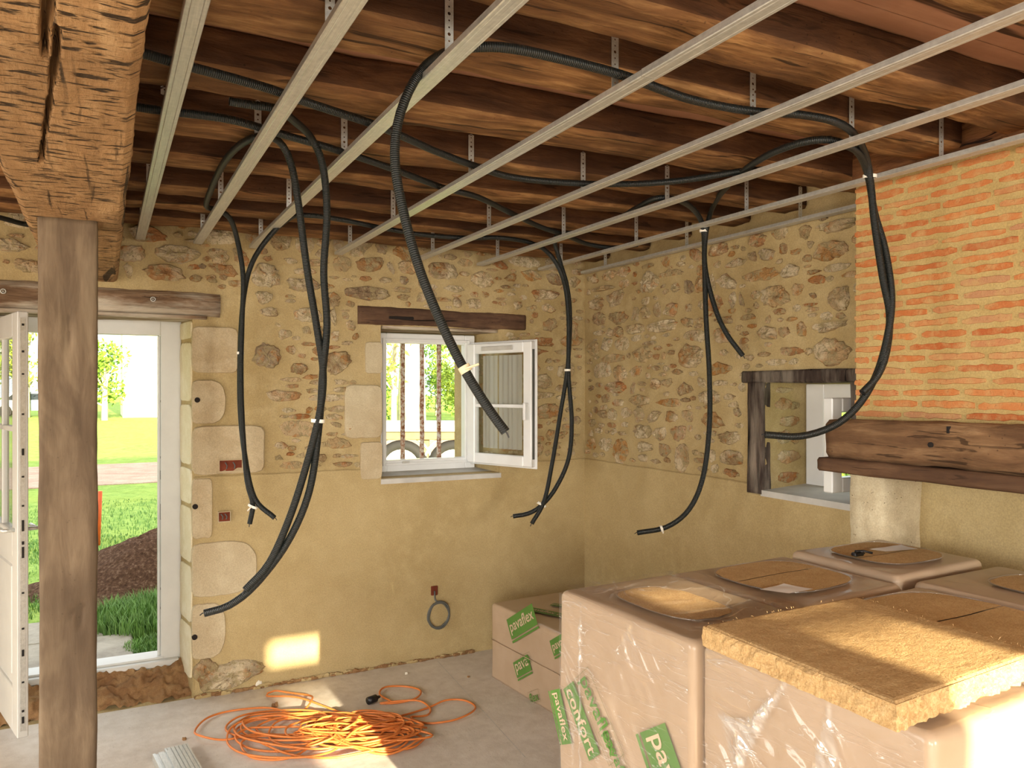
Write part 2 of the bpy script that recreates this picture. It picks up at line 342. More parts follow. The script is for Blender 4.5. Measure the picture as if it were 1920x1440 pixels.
# ---------------------------------------------------------------- mesh building
class MB:
    def __init__(s): s.v = []; s.f = []; s.mi = []; s.uv = {}
    def add(s, vs, fs, mi=0, uvs=None):
        o = len(s.v); s.v += [V(p) for p in vs]
        for k, f in enumerate(fs):
            if uvs: s.uv[len(s.f)] = [uvs[i] for i in f]
            s.f.append([i + o for i in f]); s.mi.append(mi)
        return s
    def box(s, lo, hi, mi=0, M=None):
        x0, y0, z0 = lo; x1, y1, z1 = hi
        vs = [V(p) for p in ((x0, y0, z0), (x1, y0, z0), (x1, y1, z0), (x0, y1, z0), (x0, y0, z1), (x1, y0, z1), (x1, y1, z1), (x0, y1, z1))]
        if M: vs = [M @ p for p in vs]
        return s.add(vs, [(3, 2, 1, 0), (4, 5, 6, 7), (0, 1, 5, 4), (1, 2, 6, 5), (2, 3, 7, 6), (3, 0, 4, 7)], mi)
    def bbox(s, lo, hi, bv, mi=0, M=None):
        """box with chamfered edges"""
        bv = min(bv, *(abs(b - a) * .49 for a, b in zip(lo, hi)))
        vs = []; idx = {}
        for sx in (0, 1):
            for sy in (0, 1):
                for sz in (0, 1):
                    c = [(lo, hi)[q][i] for i, q in enumerate((sx, sy, sz))]
                    inn = [c[i] + (bv if q == 0 else -bv) for i, q in enumerate((sx, sy, sz))]
                    for ax in range(3):
                        p = list(inn); p[ax] = c[ax]
                        idx[(sx, sy, sz, ax)] = len(vs); vs.append(V(p))
        fs = []
        for ax in range(3):
            o = [i for i in range(3) if i != ax]
            for q in (0, 1):
                def k(a, b):
                    t = [0, 0, 0]; t[ax] = q; t[o[0]] = a; t[o[1]] = b; return idx[(*t, ax)]
                fs.append([k(0, 0), k(1, 0), k(1, 1), k(0, 1)])
        for ax in range(3):
            o = [i for i in range(3) if i != ax]
            for a in (0, 1):
                for b in (0, 1):
                    def k(e, which):
                        t = [0, 0, 0]; t[ax] = e; t[o[0]] = a; t[o[1]] = b; return idx[(*t, which)]
                    fs.append([k(0, o[0]), k(1, o[0]), k(1, o[1]), k(0, o[1])])
        for sx in (0, 1):
            for sy in (0, 1):
                for sz in (0, 1): fs.append([idx[(sx, sy, sz, a)] for a in range(3)])
        if M: vs = [M @ p for p in vs]
        return s.add(vs, fs, mi)
    def tube(s, pts, r, n=8, mi=0, caps=True, closed=False, uv=False, rad=None):
        pts = [V(p) for p in pts]; N = len(pts)
        T = []
        for i in range(N):
            a = pts[i - 1] if (i or closed) else pts[0]; b = pts[(i + 1) % N] if (i < N - 1 or closed) else pts[-1]
            d = b - a; T.append(d.normalized() if d.length > 1e-9 else V((0, 0, 1)))
        u = T[0].orthogonal().normalized(); vs = []; uvs = []; L = 0
        for i in range(N):
            if i:
                L += (pts[i] - pts[i - 1]).length
                u = u - T[i] * u.dot(T[i])
                u = u.normalized() if u.length > 1e-6 else T[i].orthogonal().normalized()
            w_ = T[i].cross(u); rr = rad[i] if rad else r
            for k in range(n):
                a = 2 * math.pi * k / n
                vs.append(pts[i] + (u * math.cos(a) + w_ * math.sin(a)) * rr); uvs.append((k / n, L))
        fs = []
        for i in range(N - 1 + closed):
            j = (i + 1) % N
            for k in range(n):
                l = (k + 1) % n; fs.append((i * n + k, i * n + l, j * n + l, j * n + k))
        if caps and not closed: fs += [tuple(range(n))[::-1], tuple((N - 1) * n + k for k in range(n))]
        return s.add(vs, fs, mi, uvs if uv else None)
    def cyl(s, p0, p1, r, n=16, mi=0, r1=None):
        return s.tube([p0, p1], r, n, mi, rad=[r, r if r1 is None else r1])
    def build(s, name, mats, parent=None, smooth=False, tags=None):
        me = bpy.data.meshes.new(name)
        vs = s.v
        if parent is not None:
            mi_ = (Matrix.Translation(parent.location) @ parent.rotation_euler.to_matrix().to_4x4()).inverted() if parent.type == 'EMPTY' and parent.parent is None else Matrix()
            if 'origin' in parent: mi_ = Matrix.Translation(-V(parent['origin']))
            vs = [mi_ @ p for p in vs]
        me.from_pydata(vs, [], s.f)
        for m in (mats if isinstance(mats, (list, tuple)) else [mats]): me.materials.append(MAT[m])
        me.polygons.foreach_set('material_index', s.mi)
        if smooth: me.polygons.foreach_set('use_smooth', [True] * len(s.f))
        if s.uv:
            ul = me.uv_layers.new(name='UVMap')
            for p in me.polygons:
                if p.index in s.uv:
                    for li, c in zip(p.loop_indices, s.uv[p.index]): ul.data[li].uv = c
        me.validate(); me.update()
        o = bpy.data.objects.new(name, me); COL.objects.link(o)
        if parent is not None: o.parent = parent
        return o

import bmesh
def fixn(o):
    bm = bmesh.new(); bm.from_mesh(o.data); bmesh.ops.recalc_face_normals(bm, faces=bm.faces); bm.to_mesh(o.data); bm.free(); return o
def tag(o, label, cat, group=None, kind='thing'):
    o['label'] = label; o['category'] = cat
    if group: o['group'] = group
    o['kind'] = kind; return o
def struct(o): o['kind'] = 'structure'; return o
def empty(name, loc=(0, 0, 0), rz=0):
    o = bpy.data.objects.new(name, None); COL.objects.link(o); o.location = loc; o.rotation_euler = (0, 0, rz); o.empty_display_size = .1
    return o
def copy_tree(o, parent=None):
    c = o.copy(); COL.objects.link(c)
    if parent is not None: c.parent = parent
    for ch in list(o.children): copy_tree(ch, c)
    return c
def catmull(P, step=.03):
    P = [V(p) for p in P]; out = []
    for i in range(len(P) - 1):
        p0 = P[i - 1] if i else P[0] * 2 - P[1]; p1 = P[i]; p2 = P[i + 1]; p3 = P[i + 2] if i + 2 < len(P) else P[-1] * 2 - P[-2]
        n = max(2, int((p2 - p1).length / step))
        for k in range(n):
            t = k / n
            out.append(.5 * ((2 * p1) + (p2 - p0) * t + (2 * p0 - 5 * p1 + 4 * p2 - p3) * t * t + (3 * p1 - p0 - 3 * p2 + p3) * t ** 3))
    out.append(P[-1]); return out
def nz(p, s, seed=0): return noise.noise(V(p) * s + V((seed * 7.13, seed * 3.7, seed * 1.9)))

def rough_beam(p0, p1, w0, h0, w1=None, h1=None, seg=40, amp=.008, seed=0, chamf=.02, freq=3.0, mb=None, mi=0, side_mi=None):
    """hewn timber from p0 to p1 (points on the axis at mid-height), w across, h up; irregular faces and arrises"""
    mb = mb or MB(); p0 = V(p0); p1 = V(p1); d = (p1 - p0).normalized()
    up = UP if abs(d.z) < .9 else V((0, 1, 0)); side = d.cross(up).normalized(); up = side.cross(d).normalized()
    w1 = w1 or w0; h1 = h1 or h0; prof = []
    NW = 6
    a = 1 - chamf * 2 / w0; b = 1 - chamf * 2 / h0
    for i in range(NW + 1): prof.append((-a + 2 * a * i / NW, -1))
    for i in range(NW + 1): prof.append((1, -b + 2 * b * i / NW))
    for i in range(NW + 1): prof.append((a - 2 * a * i / NW, 1))
    for i in range(NW + 1): prof.append((-1, b - 2 * b * i / NW))
    n = len(prof); vs = []
    for i in range(seg + 1):
        t = i / seg; c = p0.lerp(p1, t); ww = (w0 + (w1 - w0) * t) / 2; hh = (h0 + (h1 - h0) * t) / 2
        for (u, v) in prof:
            p = c + side * (u * ww) + up * (v * hh)
            k = V((u, v, 0)).normalized()
            dsp = amp * (nz(p, freq, seed) + .5 * nz(p, freq * 3.3, seed + 1) + .22 * nz(p, freq * 12, seed + 2))
            vs.append(p + (side * k.x + up * k.y) * dsp)
    fs = []
    for i in range(seg):
        for k in range(n):
            l = (k + 1) % n; fs.append((i * n + k, i * n + l, (i + 1) * n + l, (i + 1) * n + k))
    fs += [tuple(range(n))[::-1], tuple(seg * n + k for k in range(n))]
    mb.add(vs, fs, mi)
    if side_mi is not None:
        o = len(mb.mi) - len(fs)
        for i in range(seg):
            for k in range(n):
                if not k <= NW: mb.mi[o + i * n + k] = side_mi
    return mb

# ---------------------------------------------------------------- room shell
YB = 4.68; XR = 2.97; XL = -3.2; YF = -4.0; ZC = 2.70; TH = .5

def wall(mb, o, u, v, n, u0, u1, v0, v1, holes, th, mi=0):
    """wall plate: inner face at origin o, axes u (along) v (up), outward n; holes = (inner rect, outer rect)"""
    o, u, v, n = V(o), V(u), V(v), V(n)
    P = lambda a, b, d: o + u * a + v * b + n * d
    for side in (0, 1):
        hs = [h[side] for h in holes]
        us = sorted({u0, u1, *(x for h in hs for x in h[:2])}); vs = sorted({v0, v1, *(x for h in hs for x in h[2:])})
        d = 0 if side == 0 else th
        for i in range(len(us) - 1):
            for j in range(len(vs) - 1):
                a, b, c, e = us[i], us[i + 1], vs[j], vs[j + 1]
                m, q = (a + b) / 2, (c + e) / 2
                if any(h[0] < m < h[1] and h[2] < q < h[3] for h in hs): continue
                mb.add([P(a, c, d), P(b, c, d), P(b, e, d), P(a, e, d)], [(0, 1, 2, 3) if side == 0 else (3, 2, 1, 0)], mi)
    for (hi, ho) in holes:
        A = [(hi[0], hi[2]), (hi[1], hi[2]), (hi[1], hi[3]), (hi[0], hi[3])]; B = [(ho[0], ho[2]), (ho[1], ho[2]), (ho[1], ho[3]), (ho[0], ho[3])]
        for k in range(4):
            l = (k + 1) % 4
            mb.add([P(*A[k], 0), P(*A[l], 0), P(*B[l], th), P(*B[k], th)], [(0, 1, 2, 3)], mi)
    for (a, b) in (((u0, v0), (u1, v0)), ((u1, v0), (u1, v1)), ((u1, v1), (u0, v1)), ((u0, v1), (u0, v0))):
        mb.add([P(*a, 0), P(*b, 0), P(*b, th), P(*a, th)], [(0, 1, 2, 3)], mi)

def stone(mb, P, u, v, ru, rv, h, seed, mi, flat=.5, jag=.22, sq=2.4, n=20, skew=0):
    """one field stone bedded in the wall at (u, v); P maps (u, v, depth towards the room) to the world"""
    rings = [(1.04, -.006), (1.0, h * .35), (.9, h * .85), (.68, h), (.42, h), (.2, h)]
    rnd = random.Random(seed); vs = []; sd_ = rnd.uniform(0, 50)
    K = rnd.randint(5, 8); cor = []
    for k in range(K):
        t = 2 * math.pi * (k + rnd.uniform(-.3, .3) * min(1, jag * 3)) / K + sd_
        c, s_ = math.cos(t), math.sin(t); e = (abs(c) ** 2.6 + abs(s_) ** 2.6) ** (-1 / 2.6) * rnd.uniform(1 - jag * .8, 1.06)
        cor.append(V((c * e * ru, s_ * e * rv, 0)))
    rad = []
    per = sum((cor[k] - cor[k - 1]).length for k in range(K))
    for k in range(K):
        a, b = cor[k], cor[(k + 1) % K]; m = 4 if n > 12 else 2
        for q in range(m):
            p = a.lerp(b, q / m); p *= 1 + jag * .35 * rnd.uniform(-1, 1) + (.06 if q else -.02); rad.append((p.x + skew * p.y, p.y))
    n = len(rad)
    for (q, d) in rings:
        for k in range(n):
            x, y = rad[k][0] * q, rad[k][1] * q
            dd = d * (1 + .55 * nz((x * 30, y * 40, sd_), 1) + .3 * nz((x * 90, y * 110, sd_), 1)) if q < 1 else d
            vs.append(P(u + x, v + y, dd))
    vs.append(P(u, v, h))
    fs = []
    for r in range(len(rings) - 1):
        for k in range(n):
            l = (k + 1) % n; fs.append((r * n + k, r * n + l, (r + 1) * n + l, (r + 1) * n + k))
    b = (len(rings) - 1) * n
    for k in range(n): fs.append((b + k, b + (k + 1) % n, len(vs) - 1))
    mb.add(vs, fs, mi)

def stonework(mb, P, u0, u1, v0, v1, blocked, seed, mi, big=1.0):
    rnd = random.Random(seed); v = v0 + .01; blocked = list(blocked); placed = []
    free = lambda cu, cv, ru, rv, g=.008: cv - rv > v0 and cv + rv < v1 and cu - ru > u0 and cu + ru < u1 and not any(a - g < cu + ru and cu - ru < b + g and c - g < cv + rv and cv - rv < d + g for a, b, c, d in blocked)
    while v < v1 - .03:
        hgt = rnd.choice((.055, .065, .08, .095, .115)) * big; u = u0 + rnd.uniform(0, .06)
        while u < u1:
            wd = rnd.choice((.06, .09, .12, .15, .18, .22, .26)) * big * rnd.uniform(.8, 1.2)
            cu, cv = u + wd / 2, v + hgt / 2 + rnd.uniform(-.015, .015)
            ru, rv = wd / 2 * rnd.uniform(.85, 1.06), hgt / 2 * rnd.choice((.6, .8, .95, 1.05, 1.1))
            if free(cu, cv, ru, rv) and rnd.random() < .95:
                stone(mb, P, cu, cv, ru, rv, rnd.choice((.005, .009, .014, .02, .026)), rnd.random(), mi, jag=rnd.uniform(.2, .5), skew=rnd.uniform(-.3, .3)); placed.append((cu - ru, cu + ru, cv - rv, cv + rv))
            u += wd + rnd.uniform(.003, .022)
        v += hgt + rnd.uniform(.003, .012)
    blocked += placed                                   # pinning stones fill the gaps that are left
    for t in range(int(2600 * (u1 - u0) * (v1 - v0))):
        q = rnd.choice((1, 1, .75, .6)); cu, cv = rnd.uniform(u0, u1), rnd.uniform(v0, v1); ru, rv = rnd.uniform(.03, .085) * q, rnd.uniform(.016, .036) * q
        if free(cu, cv, ru, rv, -.002):
            stone(mb, P, cu, cv, ru, rv, rnd.choice((.004, .008, .014)), rnd.random(), mi, jag=rnd.uniform(.2, .5), skew=rnd.uniform(-.3, .3)); blocked.append((cu - ru, cu + ru, cv - rv, cv + rv))

def block(mb, P, a, b, c, d, h, seed, mi, rnd_end=.0):
    """dressed quoin: flat block with worn corners, rounded end where rnd_end is high"""
    cu, cv = (a + b) / 2, (c + d) / 2; ru, rv = (b - a) / 2, (d - c) / 2; n = 48; sd_ = seed * 3.3; vs = []
    rings = [(1.0, -.006), (.998, h * .7), (.97, h), (.85, h), (.65, h), (.4, h), (.15, h)]
    for (q, dd) in rings:
        for k in range(n):
            t = 2 * math.pi * k / n; x, y = math.cos(t), math.sin(t); sq = 2.6 if rnd_end and x > 0 else 9
            e = (abs(x) ** sq + abs(y) ** sq) ** (-1 / sq) * (1 + .02 * nz((x, y, sd_), 4)); x *= e * q * ru; y *= e * q * rv
            vs.append(P(cu + x, cv + y, dd if q > .99 else dd + .003 * nz((x * 12, y * 12, sd_), 1) + .0015 * nz((x * 40, y * 40, sd_), 1)))
    vs.append(P(cu, cv, h)); m = len(rings)
    fs = [(r_ * n + k, r_ * n + (k + 1) % n, (r_ + 1) * n + (k + 1) % n, (r_ + 1) * n + k) for r_ in range(m - 1) for k in range(n)]
    fs += [((m - 1) * n + k, (m - 1) * n + (k + 1) % n, len(vs) - 1) for k in range(n)]
    mb.add(vs, fs, mi)

# --- back wall (door and barred window)
DZ = 2.09; DOOR_IN = (-.62, .43, 0, DZ); DOOR_OUT = (-.60, .36, .05, DZ)
WIN_IN = (1.50, 2.30, 1.15, 2.085); WIN_OUT = (1.56, 2.20, 1.17, 2.04)
mb = MB()
PB = lambda u, v, d: V((u, YB - d, v))
wall(mb, (0, YB, 0), (1, 0, 0), (0, 0, 1), (0, 1, 0), XL - TH, XR + TH, -.1, 3.0, [(DOOR_IN, DOOR_OUT), (WIN_IN, WIN_OUT)], TH, 0)
# smooth plaster below the stonework, standing 12 mm proud with a worn upper edge
def plaster(mb, P, a, b, z0, z1, th, mi, seed=0, holes=(), n=70):
    vs = []; fs = []
    top = [z1 + .007 * nz((a + (b - a) * i / n, 0, 0), 3, seed) + .003 * nz((a + (b - a) * i / n, 0, 0), 22, seed) for i in range(n + 1)]
    for i in range(n + 1):
        u = a + (b - a) * i / n
        vs += [P(u, z0, th), P(u, top[i] - .006, th), P(u, top[i], th * .5), P(u, top[i], -.004)]
    for i in range(n):
        for k in range(3): fs.append((i * 4 + k, (i + 1) * 4 + k, (i + 1) * 4 + k + 1, i * 4 + k + 1))
    mb.add(vs, fs, mi)
plaster(mb, PB, .44, 1.5, -.02, 1.215, .012, 1, 1)
plaster(mb, PB, 1.5, 2.30, -.02, 1.146, .012, 1, 2)
plaster(mb, PB, 2.30, XR, -.02, 1.215, .012, 1, 3)
blk = [(-.7, .86, 0, 2.27), (1.37, 2.33, 1.14, 2.07), (1.35, 2.52, 2.07, 2.20), (.44, XR, -.1, 1.22)]
# the big rough stones that stand out in the photo: centre px, half sizes in px
for i, (x, y, rx, ry) in enumerate([(500, 516, 27, 24), (495, 558, 16, 12), (568, 534, 30, 14), (505, 585, 20, 10), (632, 680, 26, 24), (500, 668, 26, 24), (688, 550, 45, 13),
                                    (830, 508, 30, 19), (905, 524, 24, 16), (530, 742, 32, 14), (1060, 695, 20, 15), (1030, 770, 28, 16), (560, 690, 16, 12)]):
    c = at_y(x, y, YB); k = (c - EYE).dot(FW) / F; a, b = rx * k * 1.0, ry * k
    stone(mb, PB, c.x, c.z, a, b, .02, 300 + i, 2, jag=.3, n=22); blk.append((c.x - a, c.x + a, c.z - b, c.z + b))
stonework(mb, PB, .46, XR - .01, 1.22, 2.62, blk + [(.42, .82, 0, 2.05)], 11, 2)
stonework(mb, PB, XL, .50, 2.27, 2.62, [], 12, 2)
stonework(mb, PB, .45, .62, 2.24, 2.6, [(.42, .62, 0, 2.25)], 21, 2)
stonework(mb, PB, XL, -.7, 1.2, 2.25, [], 13, 2)
stonework(mb, PB, 2.31, 2.5, 1.22, 2.07, [], 14, 2)
# quoins of door and window
for i, (a, b, c, d, rr) in enumerate([(.425, .665, 1.785, 2.04, 0), (.425, .60, 1.505, 1.745, .8), (.425, .81, 1.222, 1.492, 0), (.425, .53, .875, 1.205, 0), (.425, .77, .55, .85, .8), (.425, .60, .21, .515, .6)]):
    block(mb, PB, a, b, c, d, .022, 40 + i, 3, rr)
for i, (a, b, c, d) in enumerate([(1.40, 1.505, 1.79, 1.98), (1.275, 1.505, 1.40, 1.72), (1.37, 1.505, 1.15, 1.375)]): block(mb, PB, a, b, c, d, .018, 60 + i, 3)
stone(mb, PB, .63, .10, .20, .075, .035, 77, 2, jag=.3, sq=2.6, n=24); stone(mb, PB, .50, .12, .075, .1, .03, 78, 2, jag=.3)
# white pointed stones lining the door reveal
PJ = lambda u, v, d: V((.43 - (u - YB) * .14 - d, u, v))
zz = .1
rnd = random.Random(5)
while zz < 2.0:
    hh = rnd.uniform(.19, .34); block(mb, PJ, YB + .005, YB + .26, zz, min(zz + hh, 2.07), .008, rnd.random(), 5); zz += hh + .022
# rough stones in the window reveal
PW = lambda u, v, d: V((2.30 - (u - YB) * .2 - d, u, v))
for i in range(7): stone(mb, PW, YB + .13, 1.24 + i * .115, .09, .045, .01, 500 + i, 2, jag=.3)
wall_back = struct(mb.build('wall_back', ['lime_mortar', 'lime_plaster', 'field_stone', 'dressed_limestone', 'broken_masonry', 'white_limestone']))

# --- right wall
RW_IN = (2.45, 2.988, 1.178, 1.73); RW_OUT = (2.40, 2.99, 1.19, 1.72)
mb = MB(); PR = lambda u, v, d: V((XR - d, u, v))
wall(mb, (XR, 0, 0), (0, 1, 0), (0, 0, 1), (1, 0, 0), YF - TH, YB + TH, -.1, 3.0, [(RW_IN, RW_OUT)], TH, 0)
plaster(mb, PR, 3.10, YB, -.02, 1.215, .012, 1, 5)
plaster(mb, PR, 2.2, 3.10, -.02, 1.165, .012, 1, 6)
plaster(mb, PR, YF, 2.2, -.02, 1.6, .012, 1, 7)
blk2 = [(2.3, 3.12, 1.1, 1.80)]
for i, (x, y, rx, ry) in enumerate([(1560, 660, 37, 27), (1455, 555, 28, 22), (1205, 665, 24, 16), (1295, 668, 32, 22), (1280, 860, 18, 28), (1440, 625, 20, 16), (1575, 560, 22, 22), (1560, 470, 34, 20),
                                    (1218, 530, 22, 22), (1165, 845, 22, 26), (1330, 745, 26, 14), (1230, 720, 12, 12)]):
    c = at_x(x, y, XR); k = (c - EYE).dot(FW) / F; a, b = rx * k * 1.2, ry * k
    stone(mb, PR, c.y, c.z, a, b, .022, 700 + i, 2, jag=.3, n=22); blk2.append((c.y - a, c.y + a, c.z - b, c.z + b))
stonework(mb, PR, 2.2, YB - .02, 1.225, 2.50, blk2, 31, 2, 1.0)
PS = lambda u, v, d: V((u, 2.988 - d, v))
for i, (u, v, a, b) in enumerate([(3.10, 1.69, .07, .016), (3.09, 1.62, .06, .03), (3.17, 1.61, .04, .02), (3.14, 1.53, .08, .028), (3.10, 1.45, .06, .035), (3.18, 1.44, .04, .03), (3.13, 1.35, .09, .04), (3.12, 1.245, .09, .034)]): stone(mb, PS, u, v, a, b, .008, 800 + i, 2, jag=.3)
wall_right = struct(mb.build('wall_right', ['lime_mortar', 'lime_plaster', 'field_stone']))

# --- walls behind and beside the camera; unseen openings placed to shape the light
mb = MB()
sun_holes = [(1.10, 1.395, 1.994, 2.144), (1.10, 1.42, .9, 1.85), (1.53, 1.80, 2.345, 2.405), (1.53, 1.80, 2.03, 2.315), (1.53, 1.80, .9, 1.98), (-2.95, -1.25, .05, 2.3)]
wall(mb, (0, YF, 0), (1, 0, 0), (0, 0, 1), (0, -1, 0), XL - .1, XR + TH, -.1, 3.0, [(h, h) for h in sun_holes], .1, 0)
struct(mb.build('wall_front', 'lime_plaster'))
mb = MB()
wall(mb, (XL, 0, 0), (0, 1, 0), (0, 0, 1), (-1, 0, 0), YF - .1, YB + TH, -.1, 3.0, [((-2.8, -1.0, 1.05, 2.62), (-2.8, -1.0, 1.05, 2.62)), ((1.7, 3.3, .3, 2.4), (1.7, 3.3, .3, 2.4))], TH, 0)
struct(mb.build('wall_left', 'lime_plaster'))

# --- floor with saw-cut joints
mb = MB(); mb.box((XL - .1, YF - .1, -.12), (XR + .3, YB + .02, 0))
fl = struct(mb.build('floor', 'concrete_floor'))
mb = MB()
A_, B_ = at_z(830, 1250, 0), at_z(985, 1420, 0); d_ = (B_ - A_).normalized(); s_ = V((-d_.y, d_.x, 0)) * .002
A_ -= d_ * .1
mb.add([A_ - s_ + UP * .0006, B_ - s_ + UP * .0006, B_ + s_ + UP * .0006, A_ + s_ + UP * .0006], [(0, 1, 2, 3)]);
struct(mb.build('trim_1', 'sill_cement'))
# crumbly mortar skirting left along the foot of the back wall
mb = MB(); rnd = random.Random(9)
for i in range(150):
    x = rnd.uniform(.46, 2.1); r = rnd.uniform(.006, .02)
    stone(mb, lambda u, v, d: V((u, YB - .012 - abs(v) * .5 - d * .3, max(.0, d))), x, rnd.uniform(0, .03), r * 1.8, r, r, rnd.random(), rnd.choice((0, 0, 1)), jag=.5, n=8)
struct(mb.build('baseboard_back', ['broken_masonry', 'lime_mortar']))

# --- boarded ceiling above the joists, roof added out of view to cast the house shadow
mb = MB()
y = YF
while y < YB: mb.box((XL, y, 2.672), (XR + .02, min(y + .23, YB), 2.695)); y += .234
struct(mb.build('ceiling', 'ceiling_board'))
mb = MB()
x0, x1, ya, yb, yr, ze, zr = XL - .8, XR + TH + .25, YF - .5, YB + TH + .3, .4, 3.0, 4.45
mb.add([(x0, ya, ze), (x1, ya, ze), (x1, yb, ze), (x0, yb, ze), (x0, yr, zr), (x1, yr, zr)], [(0, 1, 5, 4), (2, 3, 4, 5), (0, 4, 3), (1, 2, 5), (3, 2, 1, 0)])
struct(mb.build('shadow_roof', 'roof_tile'))

# ---------------------------------------------------------------- chimney breast: thin bricks in thick mortar
XC = 2.72; YC0 = .35; YC1 = 2.237; ZM = 1.572
mb = MB(); mb.box((XC, YC0, ZM - .1), (XR + .02, YC1, 2.545), 0)
rnd = random.Random(3); z = ZM + .012; row = 0
while z < 2.53:
    y = YC1 - .0 + (rnd.uniform(.02, .2) if row % 2 else .0); hb = rnd.uniform(.0235, .029)
    while y > YC0 + .05:
        L = rnd.uniform(.17, .235); a = min(y, YC1 + .004); b = max(y - L, YC0)
        tl = rnd.uniform(-.004, .004)
        n = 9; top = []; bot = []
        tz = rnd.uniform(-.003, .003)
        for i in range(n + 1):
            yy = a + (b - a) * i / n; e = .004 if i in (0, n) else 0; z_ = z; z = z_ + tz + .006 * nz((0, yy, z_ * 3), 1.6, 3)
            top.append((yy, z + hb + tl * (i / n - .5) - e + rnd.uniform(-.003, .003))); bot.append((yy, z + tl * (i / n - .5) + e + rnd.uniform(-.003, .003))); z = z_
        h = rnd.uniform(.002, .006); vs = []
        for (yy, zz) in top: vs.append((XC + .004, yy, zz))
        for (yy, zz) in top: vs.append((XC - h, yy, zz - .003))
        for (yy, zz) in bot: vs.append((XC - h, yy, zz + .003))
        for (yy, zz) in bot: vs.append((XC + .004, yy, zz))
        m = n + 1; fs = []
        for r in range(3):
            for i in range(n): fs.append((r * m + i, r * m + i + 1, (r + 1) * m + i + 1, (r + 1) * m + i))
        fs += [(0, m, 2 * m, 3 * m), (n, n + m, n + 2 * m, n + 3 * m)]
        if a - b > .05: mb.add(vs, fs, 1)
        y -= L + rnd.uniform(.014, .026)
    z += .0428; row += 1
struct(mb.build('wall_chimney', ['brick_mortar', 'thin_brick']))

# stone jamb of the fireplace
mb = MB(); ys = [2.285, 2.25, 2.2, 2.16, 2.125, 2.12, 2.12, 2.12, 2.12]
prof = [(XR, 2.285), (XC + .02, 2.285), (XC, 2.268), (XC, 2.225), (XC, 2.18), (XC + .004, 2.14), (XC + .02, 2.12), (XC + .08, 2.118), (XC + .16, 2.12), (XR, 2.12)]
vs = []; NZ = 34
for i in range(NZ + 1):
    z = 1.40 * i / NZ
    for (x, y) in prof:
        p = V((x, y, z)); q = .012 * nz(p, 6, 4) + .005 * nz(p, 26, 5)
        sx = -1 if x < XR - .01 else 0
        vs.append(p + V((sx * q * (y > 2.125), (q if y > 2.2 else -q) * (x > XC + .01), 0)) + V((0, -.05 * max(0, .9 - z) * (y > 2.2) * 0, 0)))
n = len(prof); fs = [(i * n + k, i * n + k + 1, (i + 1) * n + k + 1, (i + 1) * n + k) for i in range(NZ) for k in range(n - 1)]
mb.add(vs, fs)
fixn(tag(mb.build('fireplace_jamb', 'jamb_limestone', smooth=True), 'pale pitted limestone jamb holding up the mantel beam', 'stone jamb'))

# mantel beam
mt = tag(empty('mantel_beam', (2.66, 1.3, 1.37)), 'thick rough oak mantel beam below the thin brick wall', 'beam')
b_ = rough_beam((2.665, 2.285, 1.497), (2.665, .3, 1.497), .13, .155, seg=60, amp=.012, seed=8, chamf=.02, freq=4); b_.build('beam_body', 'mantel_oak', mt, True)
b_ = rough_beam((2.66, 2.31, 1.392), (2.66, .3, 1.392), .16, .055, seg=60, amp=.0035, seed=9, chamf=.01, freq=5); b_.build('lower_board', 'mantel_lower', mt, True)
mb = MB(); c = at_x(1745, 834, 2.598); mb.cyl(c + V((-.004, 0, 0)), c + V((.03, 0, 0)), .0095, 12); mb.build('bolt_hole', 'dark_hole', mt)
mb = MB(); c = at_x(1778, 806, 2.596); mb.box(c - V((.004, .004, .012)), c + V((.01, .004, .012))); mb.build('nail_slot', 'dark_hole', mt)

# ---------------------------------------------------------------- timber ceiling
ORD = ['first', 'second', 'third', 'fourth', 'fifth', 'sixth', 'seventh', 'eighth', 'ninth', 'tenth', 'eleventh', 'twelfth']
JB = 2.555
# (near edge, far edge) at the left end X=-3 and at the right end X=2.95
joists = [  # from the back wall towards the camera
    ((4.42, 4.60), (4.36, 4.56)),
    ((4.22, 4.34), (3.93, 4.05)),
    ((3.86, 3.99), (3.54, 3.67)),
    ((3.29, 3.48), (3.08, 3.22)),
    ((2.74, 2.98), (2.72, 2.86)),
    ((2.27, 2.50), (2.25, 2.44)),
    ((1.79, 2.05), (1.78, 1.96)),
    ((1.42, 1.62), (1.46, 1.63)),
    ((.94, 1.12), (.95, 1.15)),
    ((.42, .6), (.42, .6)), ((-.12, .06), (-.12, .06)), ((-.7, -.5), (-.7, -.5))]
for i, ((a, b), (c, d)) in enumerate(joists):
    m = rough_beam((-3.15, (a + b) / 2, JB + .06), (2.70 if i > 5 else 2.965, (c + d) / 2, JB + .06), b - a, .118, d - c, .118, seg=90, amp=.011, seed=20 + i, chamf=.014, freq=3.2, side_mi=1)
    tag(m.build('ceiling_joist', ['joist_oak', 'joist_side_oak'], None, True), f'rough brown oak ceiling joist, {ORD[i]} out from the stone back wall' if i else 'rough oak joist lying right against the top of the stone back wall', 'joist', 'oak ceiling joists')
m = rough_beam((2.80, .2, 2.605), (2.80, 2.35, 2.605), .17, .115, seg=50, amp=.01, seed=41)
tag(m.build('wall_plate', 'wall_plate_oak', None, True), 'oak wall plate lying along the top of the thin brick wall', 'beam')
# slot and knot marks cut into the joists
for (x, y, L) in ((1100, 174, .1), (520, 63, .13)):
    c = at_z(x, y, JB - .012)
